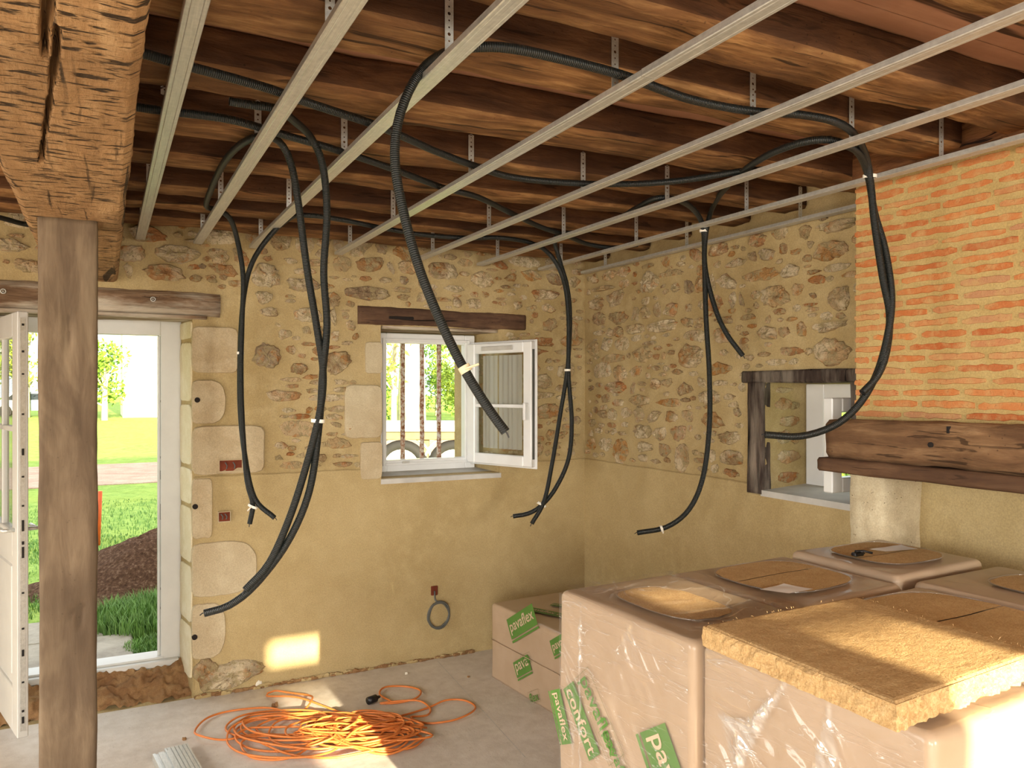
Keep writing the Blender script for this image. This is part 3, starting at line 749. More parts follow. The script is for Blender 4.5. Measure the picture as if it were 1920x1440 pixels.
# main beam with a long drying crack in its underside
mbm = tag(empty('main_beam', (-.09, 1.5, 2.26)), 'massive hewn oak main beam above the wooden post', 'beam')
mb = MB(); NX, NY = 110, 300; Y0, Y1 = .55, 4.70
cr = [at_z(x, y, 2.265) for x, y in ((95, -60), (90, 10), (84, 60), (83, 98))]; cr2 = [at_z(x, y, 2.265) for x, y in ((107, 50), (105, 100), (98, 150), (92, 200), (83, 250), (77, 300))]
def cdist(p, line):
    best = 9
    for a, b in zip(line, line[1:]):
        a2, b2 = V((a.x, a.y, 0)), V((b.x, b.y, 0)); ab = b2 - a2; t = max(0, min(1, (p - a2).dot(ab) / ab.length_squared)); best = min(best, (p - a2 - ab * t).length)
    return best
prof = []
hw = .15
for i in range(9): prof.append((-hw, .285 - .265 * i / 8))
for i in range(1, NX): prof.append((-hw + 2 * hw * i / NX, 0))
for i in range(9): prof.append((hw, .02 + .265 * i / 8))
n = len(prof); vs = []
for j in range(NY + 1):
    y = Y0 + (Y1 - Y0) * j / NY
    for (u, v) in prof:
        x = -.09 + u * (1 + .012 * nz((0, y, 0), 2, 3)); p = V((x, y, 2.26 + v))
        q = .005 * nz(p, 2.6, 61) + .002 * nz(p, 9, 62) + .0025 * nz((p.x * 14, p.y * 46, p.z * 14), 1, 63)
        k = V((0, 0, -1)) if v == 0 else V((1 if u > 0 else -1, 0, 0))
        if v == 0:
            r = 1 - abs(u) / hw
            if r < .12: q -= .012 * (1 - r / .12)
            if y < 3.2:
                g = min(cdist(V((p.x, p.y, 0)), cr), cdist(V((p.x, p.y, 0)), cr2)) + .003 * nz(p, 16, 5)
                wdt = .0065 + .004 * nz(p, 5, 6)
                if g < wdt: q -= .06 * (1 - g / wdt) ** .6
        vs.append(p + k * q)
fs = [(j * n + k, j * n + k + 1, (j + 1) * n + k + 1, (j + 1) * n + k) for j in range(NY) for k in range(n - 1)]
fs += [tuple(range(n))[::-1], tuple(NY * n + k for k in range(n))]
mb.add(vs, fs); fixn(mb.build('beam_body', 'hewn_oak', mbm, True))
# wooden post
pm = MB(); PX, PY, PWD = -.107, 3.09, .172
prof = []
for (cx, cy, a0) in ((1, 1, 0), (-1, 1, 90), (-1, -1, 180), (1, -1, 270)):
    for k in range(4):
        a = R(a0 + 30 * k); prof.append((cx * (PWD / 2 - .014) + .014 * math.cos(a), cy * (PWD / 2 - .014) + .014 * math.sin(a)))
fine = []
for i in range(len(prof)):
    a, b = V(prof[i]), V(prof[(i + 1) % len(prof)]); m_ = 12 if (a - b).length > .05 else 1
    for k in range(m_): fine.append(a.lerp(b, k / m_))
NZ = 130; vs = []; n = len(fine)
pcr = [[(130, 588), (125, 612), (129, 640), (131, 668)], [(148, 1140), (152, 1158), (147, 1180), (146, 1202)], [(130, 1152), (148, 1140), (158, 1135)], [(168, 1306), (170, 1325), (168, 1345)]]
pcr = [[at_y(x, y, PY - PWD / 2) for x, y in l] for l in pcr]
for i in range(NZ + 1):
    z = 2.262 * i / NZ; sc = 1 + .07 * (z / 2.26 - .75)
    for q in fine:
        p = V((PX + q.x * sc, PY + q.y * sc, z)); k = V((q.x, q.y, 0)).normalized()
        p2 = p + k * (.005 * nz(p, 3, 71) + .0025 * nz(p, 13, 72))
        if q.y < -PWD / 2 + .003:
            for l in pcr:
                for a, b in zip(l, l[1:]):
                    ab = b - a; t = max(0, min(1, (p - a).dot(ab) / ab.length_squared)); g = (p - a - ab * t).length
                    if g < .006: p2.y += .02 * (1 - g / .006)
        vs.append(p2)
fs = [(i * n + k, i * n + (k + 1) % n, (i + 1) * n + (k + 1) % n, (i + 1) * n + k) for i in range(NZ) for k in range(n)]
fs += [tuple(range(n))[::-1], tuple(NZ * n + k for k in range(n))]
pm.add(vs, fs)
tag(pm.build('wooden_post', 'post_oak', None, True), 'square brown oak post standing in front of the open door', 'post')

# lintels
dl = tag(empty('door_lintel', (-.4, YB, 2.09)), 'weathered grey wooden lintel above the open door', 'lintel')
m = rough_beam((-1.5, YB + .07, 2.172), (.572, YB + .07, 2.160), .2, .158, .2, .136, seg=60, amp=.010, seed=51, chamf=.03); m.build('beam_body', 'weathered_lintel', dl, True)
m = rough_beam((-1.4, YB + .10, 2.088), (.50, YB + .10, 2.088), .26, .02, seg=40, amp=.004, seed=52, chamf=.004); m.build('under_board', 'weathered_lintel', dl, True)
for (x, y) in ((6, 546), (287, 561)):
    c = at_y(x, y, YB - .034); mb = MB()
    mb.tube([c + V((.011 * math.cos(a), 0, .011 * math.sin(a))) for a in [k * math.pi / 8 for k in range(16)]], .003, 6, closed=True)
    mb.cyl(c + V((0, -.004, 0)), c + V((0, .02, 0)), .004, 8); mb.build('hook_eye', 'galvanised_steel', dl, True)
wl = tag(empty('window_lintel', (1.93, YB, 2.09)), 'dark brown wooden lintel over the barred window', 'lintel')
m = rough_beam((1.355, YB + .09, 2.142), (2.50, YB + .09, 2.138), .2, .112, .2, .102, seg=50, amp=.007, seed=53, chamf=.012); m.build('beam_body', 'dark_lintel', wl, True)
m = rough_beam((1.52, YB + .13, 2.076), (2.30, YB + .13, 2.076), .24, .022, seg=30, amp=.004, seed=54, chamf=.004); m.build('under_board', 'weathered_lintel', wl, True)
c0 = at_y(729, 594, YB - .013); c1 = at_y(776, 600, YB - .013)
mb = MB(); mb.bbox((c0.x, YB - .016, c1.z), (c1.x, YB + .01, c0.z + .006), .004); mb.build('mortise_slot', 'dark_hole', wl)
# small window frame of dark oak on the right wall
fo = tag(empty('oak_window_surround', (XR, 2.7, 1.17)), 'dark oak lintel and post framing the small recessed window', 'window surround')
m = rough_beam((XR + .05, 2.40, 1.758), (XR + .05, 3.135, 1.758), .14, .062, seg=26, amp=.005, seed=55, chamf=.008); m.build('lintel', 'dark_frame_oak', fo, True)
m = rough_beam((XR + .012, 3.045, 1.165), (XR + .012, 3.045, 1.73), .06, .115, seg=26, amp=.005, seed=56, chamf=.008); m.build('upright', 'dark_frame_oak', fo, True)
m = rough_beam((XR + .05, 2.43, 1.165), (XR + .05, 2.43, 1.73), .14, .06, seg=26, amp=.006, seed=57, chamf=.008); m.build('upright', 'dark_frame_oak', fo, True)

# ---------------------------------------------------------------- door_1
YD = 4.95
d1 = struct(empty('door_1', (-.1, YD, .1)))
mb = MB(); mb.bbox((.285, YD - .01, .12), (.395, YD + .06, 2.088), .004); mb.bbox((-.64, YD - .01, .12), (-.52, YD + .06, 2.088), .004); mb.bbox((-.52, YD - .01, 2.0), (.285, YD + .06, 2.088), .004)
mb.bbox((.270, YD + .02, .17), (.285, YD + .05, 2.0), .003)
mb.build('door_frame', 'white_paint', d1)
mb = MB(); mb.bbox((-.60, YD - .06, .125), (.38, YD + .16, .16), .006); mb.bbox((-.6, YD - .02, .16), (.3, YD + .05, .172), .003); mb.build('threshold', 'white_paint', d1)
for z, h in ((1.62, .012), (1.30, .012), (1.18, .05), (.95, .09), (.55, .012), (.44, .012)):
    mb = MB(); mb.box((.2835, YD - .004, z), (.2855, YD + .012, z + h)); mb.build('strike_plate', 'black_plastic', d1)
# rough broken masonry below the threshold
mb = MB(); vs = []; NXg, NZg = 160, 30
for i in range(NXg + 1):
    for j in range(NZg + 1):
        x = -.64 + 1.08 * i / NXg; t = j / NZg; y = 4.70 + .19 * t; z = -.005 + .14 * t ** .6
        p = V((x, y, z)); vs.append(p + V((0, .035 * nz(p, 9, 91) + .02 * nz(p, 28, 95), .035 * nz(p, 12, 92) + .02 * nz(p, 40, 93))))
mb.add(vs, [(i * (NZg + 1) + j, (i + 1) * (NZg + 1) + j, (i + 1) * (NZg + 1) + j + 1, i * (NZg + 1) + j + 1) for i in range(NXg) for j in range(NZg)])
struct(mb.build('trim_2', 'broken_masonry', None, True))
# door leaf, standing open into the room
LH = V((-.53, 4.93, 0)); LE = V((-.325, 4.165, 0)); lu = (LE - LH).normalized(); ln = V((-lu.y, lu.x, 0)) ; LW = (LE - LH).length
ln = -ln if ln.x > 0 else ln                                           # side that faces the camera
LM = Matrix(((lu.x, ln.x, 0, LH.x), (lu.y, ln.y, 0, LH.y), (0, 0, 1, 0), (0, 0, 0, 1)))
leaf = mb = MB()
z0, z1 = .135, 2.045
for lo, hi in (((0, -.022, z0), (.11, .022, z1)), ((LW - .11, -.022, z0), (LW, .022, z1)), ((.11, -.022, z0), (LW - .11, .022, z0 + .2)), ((.11, -.022, z1 - .11), (LW - .11, .022, z1)), ((.11, -.022, .93), (LW - .11, .022, 1.05))):
    mb.bbox(lo, hi, .004, 0, LM)
dl_ = mb.build('door_leaf', 'white_paint', d1)
mb = MB(); mb.bbox((.10, -.01, z0 + .19), (LW - .1, .01, .94), .004, 0, LM); mb.bbox((.15, -.017, z0 + .24), (LW - .15, .017, .89), .012, 0, LM)
dl_['origin'] = tuple(d1.location)
mb.build('lower_panel', 'white_paint', dl_)
mb = MB(); mb.box((.10, -.004, 1.04), (LW - .1, .004, z1 - .1), 0, LM); mb.build('glass_pane', 'window_glass', dl_)
mb = MB(); mb.bbox((.10, -.014, 1.50), (LW - .1, .014, 1.525), .003, 0, LM); mb.bbox((LW / 2 - .012, -.014, 1.04), (LW / 2 + .012, .014, z1 - .1), .003, 0, LM); mb.build('glazing_bar', 'white_paint', dl_)
mb = MB(); mb.box((LW - .001, -.011, z0 + .03), (LW + .0015, .011, z1 - .03), 0, LM); mb.build('lock_rail', 'galvanised_steel', dl_)
for z, h in ((1.98, .01), (1.86, .01), (1.76, .008), (1.58, .008), (1.40, .03), (1.30, .008), (1.17, .008), (1.06, .05), (1.0, .015), (.94, .05), (.78, .008), (.62, .008), (.50, .03), (.38, .008), (.25, .01), (.2, .03)):
    mb = MB(); mb.box((LW, -.005, z), (LW + .003, .005, z + h), 0, LM); mb.build('lock_slot', 'black_plastic', dl_)
mb = MB(); mb.cyl(LM @ V((LW - .06, .022, 1.06)), LM @ V((LW - .06, .07, 1.06)), .009, 10); mb.cyl(LM @ V((LW - .06, .065, 1.06)), LM @ V((LW - .18, .065, 1.06)), .009, 10); mb.cyl(LM @ V((LW - .06, -.022, 1.06)), LM @ V((LW - .06, -.07, 1.06)), .009, 10); mb.cyl(LM @ V((LW - .06, -.065, 1.06)), LM @ V((LW - .18, -.065, 1.06)), .009, 10); mb.build('door_handle', 'galvanised_steel', dl_, True)

# ---------------------------------------------------------------- window_1 in the back wall
YW = 4.93
w1 = struct(empty('window_1', (1.9, YW, 1.15)))
mb = MB()
fx0, fx1, fz0, fz1 = 1.545, 2.235, 1.155, 2.056; ix0, ix1, iz0, iz1 = 1.613, 2.163, 1.236, 1.992
for lo, hi in (((fx0, YW - .02, fz0), (ix0, YW + .05, fz1)), ((ix1, YW - .02, fz0), (fx1, YW + .05, fz1)), ((ix0, YW - .02, fz0), (ix1, YW + .05, iz0)), ((ix0, YW - .02, iz1), (ix1, YW + .05, fz1))): mb.bbox(lo, hi, .005)
for lo, hi in (((ix0 - .03, YW - .035, iz0 - .035), (ix0 - .012, YW - .015, iz1 + .03)), ((ix1 + .012, YW - .035, iz0 - .035), (ix1 + .03, YW - .015, iz1 + .03)), ((ix0 - .012, YW - .035, iz1 + .012), (ix1 + .012, YW - .015, iz1 + .03)), ((ix0 - .012, YW - .035, iz0 - .035), (ix1 + .012, YW - .015, iz0 - .017))): mb.bbox(lo, hi, .003)
mb.build('window_frame', 'white_pvc', w1)
mb = MB(); vs = [(1.495, YB - .02, 1.146), (2.31, YB - .02, 1.146), (2.24, YW, 1.166), (1.55, YW, 1.166)]
mb.add(vs + [(p[0], p[1], p[2] - .03) for p in vs], [(0, 1, 2, 3), (7, 6, 5, 4), (0, 4, 5, 1), (1, 5, 6, 2), (2, 6, 7, 3), (3, 7, 4, 0)]); mb.build('window_sill', 'sill_cement', w1)
mb = MB(); mb.bbox((ix0 + .1, YW - .038, iz0 - .022), (ix0 + .15, YW - .03, iz0 - .008), .002); mb.build('striker', 'galvanised_steel', w1)
SH = V((2.185, 4.885, 0)); SE = V((2.385, 4.355, 0)); su = (SE - SH).normalized(); sn = V((-su.y, su.x, 0)); SW_ = (SE - SH).length
SM = Matrix(((su.x, sn.x, 0, SH.x), (su.y, sn.y, 0, SH.y), (0, 0, 1, 0), (0, 0, 0, 1)))
sz0, sz1 = 1.205, 1.995; b_ = .068
mb = MB()
for lo, hi in (((0, -.025, sz0), (b_, .025, sz1)), ((SW_ - b_, -.025, sz0), (SW_, .025, sz1)), ((b_, -.025, sz0), (SW_ - b_, .025, sz0 + b_)), ((b_, -.025, sz1 - b_), (SW_ - b_, .025, sz1))): mb.bbox(lo, hi, .006, 0, SM)
for lo, hi in (((-.012, .014, sz0 - .012), (.02, .024, sz1 + .012)), ((SW_ - .02, .014, sz0 - .012), (SW_ + .014, .024, sz1 + .012)), ((.02, .0145, sz0 - .012), (SW_ - .02, .0245, sz0 + .01)), ((.02, .0145, sz1 - .01), (SW_ - .02, .0245, sz1 + .012))): mb.bbox(lo, hi, .003, 0, SM)
sash = mb.build('sash', 'white_pvc', w1); sash['origin'] = tuple(w1.location)
mb = MB(); mb.box((b_ - .01, -.006, sz0 + b_ - .01), (SW_ - b_ + .01, .006, sz1 - b_ + .01), 0, SM); mb.build('glass_pane', 'window_glass', sash)
mb = MB(); mb.bbox((b_ - .005, -.012, 1.575), (SW_ - b_ + .005, .012, 1.597), .003, 0, SM); mb.build('glazing_bar', 'white_pvc', sash)
mb = MB(); mb.box((SW_ - .0005, -.012, sz0 + .05), (SW_ + .002, .008, sz1 - .05), 0, SM); mb.build('lock_rail', 'grey_cable', sash)
mb = MB(); mb.bbox((.14, -.034, sz1 - .05), (SW_ - .15, -.024, sz1 - .022), .003, 0, SM); mb.build('vent_cover', 'sill_cement', sash)
mb = MB(); mb.cyl(SM @ V((SW_ - .03, -.025, 1.60)), SM @ V((SW_ - .03, -.05, 1.60)), .01, 10); mb.bbox((SW_ - .04, -.062, 1.50), (SW_ - .02, -.048, 1.61), .004, 0, SM); mb.build('window_handle', 'white_pvc', sash)
for z in (1.28, 1.93):
    mb = MB(); mb.cyl(V((2.18, 4.89, z - .03)), V((2.18, 4.89, z + .03)), .008, 8); mb.build('hinge', 'white_pvc', w1, True)
mb = MB(); vs = []
for i in range(61):
    q = b_ + .03 + (SW_ - 2 * b_ - .08) * i / 60
    for j in range(8): vs.append(SM @ V((q, .03 + .006 * math.sin(i * .9) + .004 * math.sin(i * .37), sz0 + .10 + (sz1 - sz0 - .18) * j / 7)))
mb.add(vs, [(i * 8 + j, i * 8 + j + 1, (i + 1) * 8 + j + 1, (i + 1) * 8 + j) for i in range(60) for j in range(7)]); mb.build('net_curtain', 'net_curtain', sash, True)
for i, (px, nm) in enumerate(((755, 'leftmost of the three'), (791, 'middle of the three'), (823, 'rightmost of the three'))):
    c = at_y(px, 750, 5.12); mb = MB()
    pts = [V((c.x + .003 * nz((0, 0, k * .05), 9, i), 5.12, 1.15 + .92 * k / 24)) for k in range(25)]
    mb.tube(pts, .0155, 10, rad=[.0155 * (1 + .12 * nz((0, 0, k * .2), 6, i + 3)) for k in range(25)])
    tag(mb.build('window_bar', 'rusty_iron', None, True), f'rusty white-flaked iron bar outside the window, {nm}', 'iron bar', 'iron bars outside the window')

# ---------------------------------------------------------------- window_2, the small recessed one in the right wall
XW = 3.25
w2 = struct(empty('window_2', (XW, 2.7, 1.18)))
mb = MB(); a0, a1, c0, c1 = 2.42, 2.985, 1.19, 1.722
for lo, hi in (((XW, a1 - .115, c0), (XW + .06, a1, c1)), ((XW, a0, c0), (XW + .06, a0 + .07, c1)), ((XW, a0 + .07, c0), (XW + .06, a1 - .115, c0 + .06)), ((XW, a0 + .07, c1 - .075), (XW + .06, a1 - .115, c1))): mb.bbox(lo, hi, .004)
mb.build('window_frame', 'white_pvc', w2)
mb = MB(); vs = [(XR - .02, 3.0, 1.186), (XR - .02, 2.40, 1.184), (XW + .01, 2.40, 1.20), (XW + .01, 2.99, 1.204)]
mb.add(vs + [(p[0], p[1], p[2] - .03) for p in vs], [(0, 3, 2, 1), (4, 5, 6, 7), (0, 1, 5, 4), (1, 2, 6, 5), (2, 3, 7, 6), (3, 0, 4, 7)]); mb.build('window_sill', 'sill_cement', w2)
H2 = V((XW - .005, 2.49, 0)); a = R(90); su = V((-math.sin(a), math.cos(a), 0)); sn = V((su.y, -su.x, 0)); L2 = .40
SM2 = Matrix(((su.x, sn.x, 0, H2.x), (su.y, sn.y, 0, H2.y), (0, 0, 1, 0), (0, 0, 0, 1))); b_ = .065
mb = MB(); z0, z1 = 1.238, 1.658
for lo, hi in (((0, -.025, z0), (b_, .025, z1)), ((L2 - b_, -.025, z0), (L2, .025, z1)), ((b_, -.025, z0), (L2 - b_, .025, z0 + b_)), ((b_, -.025, z1 - b_), (L2 - b_, .025, z1))): mb.bbox(lo, hi, .005, 0, SM2)
sash2 = mb.build('sash', 'white_pvc', w2); sash2['origin'] = tuple(w2.location)
mb = MB(); mb.box((b_ - .01, -.006, z0 + b_ - .01), (L2 - b_ + .01, .006, z1 - b_ + .01), 0, SM2); mb.build('glass_pane', 'window_glass', sash2)
mb = MB(); mb.cyl(SM2 @ V((L2 - .03, -.02, 1.43)), SM2 @ V((L2 - .03, -.05, 1.43)), .009, 10); mb.bbox((L2 - .04, -.06, 1.36), (L2 - .02, -.048, 1.44), .004, 0, SM2); mb.build('window_handle', 'white_pvc', sash2)

# ---------------------------------------------------------------- steel ceiling rails and their perforated straps
RZ = 2.483; RAILX = [.168, .4515, .741, 1.223, 1.716, 2.138, 2.585, 2.92]
def rail_mesh(x, y0, y1, wd=.047, h=.017):
    mb = MB(); t = .0022; a = wd / 2
    pr = [(-a + .006, h), (-a, h), (-a, .002), (-a + .002, 0), (-a + .010, 0), (-a + .0115, .0012), (-a + .013, 0), (a - .013, 0), (a - .0115, .0012), (a - .010, 0), (a - .002, 0), (a, .002), (a, h), (a - .006, h)]
    inn = [(u * (1 - t / a) if abs(u) > a - .001 else u, min(v + t, h - t) if v < .004 else v - t * (abs(u) < a - .001)) for u, v in pr]
    n = len(pr)
    vs = [(x + u, y, RZ + v) for y in (y0, y1) for (u, v) in pr] + [(x + u, y, RZ + v) for y in (y0, y1) for (u, v) in inn]
    fs = []
    for k in range(n - 1):
        fs += [(k, k + 1, n + k + 1, n + k), (2 * n + k, 3 * n + k, 3 * n + k + 1, 2 * n + k + 1), (k, 2 * n + k, 2 * n + k + 1, k + 1), (n + k, n + k + 1, 3 * n + k + 1, 3 * n + k)]
    fs += [(0, n, 3 * n, 2 * n), (n - 1, 3 * n - 1, 4 * n - 1, 2 * n - 1)]
    mb.add(vs, fs); return mb
for i, x in enumerate(RAILX):
    lab = f'galvanised steel ceiling rail, {ORD[i]} counting from the wooden post towards the brick wall'
    if i == 3:
        yj = at_z(1215, 146, RZ).y
        tag(rail_mesh(x, yj + .001, 4.62).build('ceiling_rail', 'galvanised_steel'), 'galvanised steel rail, fourth from the post, long length reaching the back wall', 'ceiling rail', 'steel ceiling rails')
        tag(rail_mesh(x, -1.5, yj - .001, .0484, .018).build('ceiling_rail', 'galvanised_steel'), 'galvanised steel rail spliced onto the fourth rail, on the camera side of the joint', 'ceiling rail', 'steel ceiling rails')
    else:
        tag(rail_mesh(x, 2.245 if i == 7 else -1.5, 4.62).build('ceiling_rail', 'galvanised_steel'), lab, 'ceiling rail', 'steel ceiling rails')
def strap_mesh(hgt, name):
    mb = MB(); wd = .022; t = .0015; cell = .0155; nC = max(3, int(hgt / cell)); cell = hgt / nC
    oct_ = [(math.cos(R(45 * k)), math.sin(R(45 * k))) for k in range(8)]
    for c in range(nC):
        zc = cell * (c + .5); rr = .0045 if c % 3 == 0 else .0026
        o = [(wd / 2 * x, cell / 2 * y) for x, y in ((1, 0), (1, 1), (0, 1), (-1, 1), (-1, 0), (-1, -1), (0, -1), (1, -1))]
        for d, fl_ in ((-t / 2, 0), (t / 2, 1)):
            vs = [(u, d, zc + v) for u, v in o] + [(rr * u, d, zc + rr * v) for u, v in oct_]
            fs = [(k, (k + 1) % 8, 8 + (k + 1) % 8, 8 + k) for k in range(8)]
            if fl_: fs = [f[::-1] for f in fs]
            mb.add(vs, fs)
    for sx in (-1, 1): mb.add([(sx * wd / 2, -t / 2, 0), (sx * wd / 2, t / 2, 0), (sx * wd / 2, t / 2, hgt), (sx * wd / 2, -t / 2, hgt)], [(0, 1, 2, 3)])
    mb.tube([(-wd / 2, 0, hgt), (0, 0, hgt + .005), (wd / 2, 0, hgt)], .0012, 4)
    return mb
strap0 = strap_mesh(.150, 'strap').build('hanger_strap', 'galvanised_steel')
clip = MB(); clip.bbox((-.022, -.012, -.006), (.022, .012, .004), .002)
clip0 = clip.build('rail_clip', 'galvanised_steel', strap0)
used = False
for r, x in enumerate(RAILX):
    for j in (0, 2, 4, 6, 8):
        (a, b), (c, d) = joists[j]; t = (x + 3.15) / 6.1; y = a + (c - a) * t - .006
        if r == 7 and j > 4: continue
        if not used: o = strap0; used = True
        else: o = copy_tree(strap0)
        o.location = (x, y, RZ + .014)
        tag(o, f'perforated steel strap hanging the {ORD[r]} rail from the {ORD[j]} joist' + ('' if j else ' at the back wall'), 'strap', 'perforated hanger straps')

# ---------------------------------------------------------------- black corrugated conduits
CZ = 2.523
def cpts(L):
    out = []
    for p in L:
        if p[2] == 'c': out.append(at_z(p[0], p[1], CZ))
        else: out.append(at_t(*p))
    return out
def conduit(L, label, r=.0125, wires=(), start_tip=True, end_tip=False):
    P = catmull(cpts(L), .025); mb = MB(); mb.tube(P, r, 10, uv=True, caps=False)
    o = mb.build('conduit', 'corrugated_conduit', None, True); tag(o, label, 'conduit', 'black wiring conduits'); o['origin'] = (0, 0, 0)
    for e, on in (((P[0], P[0] - P[2]), start_tip), ((P[-1], P[-1] - P[-3]), end_tip)):
        if not on: continue
        d = e[1].normalized()
        m = MB(); m.cyl(e[0] - d * .004, e[0] - d * .003, r * .96, 12); m.tube([e[0] - d * .01, e[0] + d * .006 + V((0, 0, .002)), e[0] + d * .014 - V((0, 0, .003))], .002, 6); m.build('wire_end', 'copper_wire', o)
    return P
c3 = 2.0
c_long = conduit([(948, 810, c3), (917, 768, c3), (870, 692, c3), (826, 603, c3), (786, 503, c3), (757, 400, c3), (741, 310, c3), (745, 235, c3), (768, 168, c3), (800, 122, 'c'), (845, 96, 'c'), (900, 88, 'c'), (960, 91, 'c'), (1050, 110, 'c'), (1170, 142, 'c'), (1290, 185, 'c'),
         (1400, 207, 'c'), (1500, 215, 'c'), (1565, 228, 'c'), (1600, 250, 2.56), (1622, 290, 2.72), (1632, 340, 2.8), (1640, 420, 2.82), (1655, 520, 2.82), (1668, 590, 2.82), (1662, 660, 2.8), (1645, 705, 2.78), (1617, 736, 2.76)],
        'long black conduit swooping down in front of the barred window', start_tip=True, end_tip=True)
conduit([(1435, 815, 2.8), (1500, 818, 2.8), (1560, 800, 2.8), (1605, 765, 2.8), (1640, 710, 2.8), (1662, 640, 2.8), (1672, 560, 2.82), (1660, 470, 2.83), (1640, 400, 2.83), (1628, 330, 2.8), (1612, 290, 2.70), (1590, 274, 2.64), (1555, 262, 2.62),
         (1500, 268, 'c'), (1430, 296, 'c'), (1372, 340, 'c'), (1338, 385, 3.75), (1324, 435, 3.9), (1322, 500, 3.95), (1340, 575, 3.95), (1362, 625, 3.95), (1393, 667, 3.95)],
        'black conduit looping from the brick wall to a short hanging tail', end_tip=True)
conduit([(1195, 999, 3.95), (1250, 988, 3.95), (1292, 955, 3.95), (1318, 895, 3.95), (1330, 800, 3.95), (1330, 700, 3.95), (1324, 600, 3.95), (1321, 500, 3.95), (1319, 432, 3.9), (1305, 398, 3.75), (1272, 375, 'c'), (1230, 372, 'c'), (1190, 392, 'c'), (1150, 415, 'c'), (1100, 432, 'c'), (1052, 440, 'c'),
         (1040, 452, 4.42), (1050, 490, 4.5), (1064, 540, 4.52), (1069, 600, 4.52), (1064, 690, 4.5), (1050, 780, 4.5), (1035, 870, 4.5), (1020, 940, 4.48), (997, 982, 4.46)],
        'black conduit hanging beside the small window, ending in a curled foot', end_tip=True)
conduit([(962, 968, 4.5), (990, 963, 4.5), (1015, 948, 4.5), (1042, 915, 4.5), (1066, 860, 4.5), (1072, 790, 4.5), (1066, 700, 4.5), (1066, 600, 4.5), (1058, 530, 4.48), (1035, 482, 4.42), (1000, 457, 'c'), (940, 446, 'c'), (880, 446, 'c'), (800, 441, 'c'), (720, 428, 'c'), (640, 412, 'c'), (580, 404, 'c'), (545, 408, 3.86),
         (508, 440, 3.9), (474, 490, 3.92), (458, 550, 3.92), (451, 640, 3.9), (450, 760, 3.9), (460, 860, 3.9), (478, 935, 3.9), (515, 971, 3.9)],
        'black conduit hanging in the corner, linked along the ceiling to the left pair', end_tip=True)
conduit([(468, 982, 3.9), (474, 945, 3.9), (463, 900, 3.9), (455, 800, 3.88), (452, 700, 3.88), (454, 600, 3.88), (456, 520, 3.86), (445, 450, 3.84), (430, 408, 3.74), (405, 393, 'c'), (387, 386, 'c'), (398, 350, 'c'), (420, 305, 'c'), (450, 272, 'c'), (487, 256, 'c'),
         (522, 264, 2.66), (545, 305, 2.72), (560, 385, 2.74), (575, 500, 2.74), (595, 620, 2.74), (606, 700, 2.74), (600, 770, 2.73), (578, 860, 2.72), (545, 965, 2.7), (505, 1055, 2.68), (460, 1106, 2.66)],
        'black conduit draped over the second rail, both ends hanging at the left', end_tip=True)
conduit([(383, 1150, 2.64), (430, 1135, 2.66), (480, 1095, 2.68), (540, 1015, 2.7), (580, 920, 2.72), (598, 800, 2.74), (605, 700, 2.74), (613, 610, 2.74), (607, 510, 2.74), (613, 400, 2.74), (605, 310, 2.7), (583, 258, 2.64), (552, 227, 'c'), (520, 204, 'c'), (480, 198, 'c'), (430, 190, 'c')],
        'black conduit curving lowest towards the door, with a cut open end', wires=())
conduit([(262, 98, 'c'), (330, 118, 'c'), (430, 145, 'c'), (510, 168, 'c'), (570, 190, 'c'), (640, 213, 'c'), (700, 233, 'c'), (760, 258, 'c'), (820, 285, 'c'), (890, 311, 'c'), (960, 332, 'c'), (1070, 343, 'c'), (1180, 345, 'c'), (1280, 338, 'c'), (1390, 321, 'c'), (1440, 318, 'c')],
        'grey black conduit lying across the rails, the upper run from the main beam', start_tip=False)
conduit([(238, 198, 'c'), (300, 207, 'c'), (420, 222, 'c'), (490, 240, 'c'), (540, 255, 'c'), (640, 284, 'c'), (740, 318, 'c'), (825, 350, 'c'), (885, 366, 'c'), (915, 378, 'c'), (955, 398, 'c'), (1010, 424, 'c'), (1060, 441, 'c'), (1100, 457, 'c'), (1145, 464, 'c'), (1195, 459, 'c')],
        'grey black conduit lying across the rails, the lower run from the main beam', start_tip=False, end_tip=True)
conduit([(-120, 385, 'c'), (-60, 395, 'c'), (0, 408, 'c'), (45, 420, 'c'), (90, 426, 'c')], 'short stretch of black conduit left of the main beam', start_tip=False)
def tie(x, y, t, ru, label, tail=(0, 0), h=.012, mat='white_tie', ang=0, rv=.0165):
    c = at_t(x, y, t); mb = MB(); vs = []; n = 20
    e1 = RT; 
    ax = (UP * math.cos(R(ang)) + RT * math.sin(R(ang))); sd_ = (RT * math.cos(R(ang)) - UP * math.sin(R(ang)))
    for k in range(n):
        a = 2 * math.pi * k / n
        for dz, q in ((-h / 2, 1.0), (-h / 2, 1.1), (h / 2, 1.1), (h / 2, 1.0)):
            vs.append(c + sd_ * (ru * q * math.cos(a)) + FW * (rv * q * math.sin(a)) + ax * dz)
    fs = []
    for k in range(n):
        l = (k + 1) % n
        for m in range(4): fs.append((k * 4 + m, l * 4 + m, l * 4 + (m + 1) % 4, k * 4 + (m + 1) % 4))
    mb.add(vs, fs)
    o = fixn(mb.build('cable_tie', mat)); tag(o, label, 'cable tie', 'white ties round the conduits'); o['origin'] = (0, 0, 0)
    if tail != (0, 0):
        m = MB(); b = c - FW * (rv * 1.05); d = RT * tail[0] + UP * tail[1]; m.tube([b, b + d * .5 - FW * .006, b + d], .0032, 5); m.build('loose_end', mat, o)
tie(596, 789, 2.735, .0215, 'white tie round the two conduits hanging nearest the post', ang=4)
tie(451, 662, 3.89, .0155, 'white tie halfway down the leftmost pair of conduits')
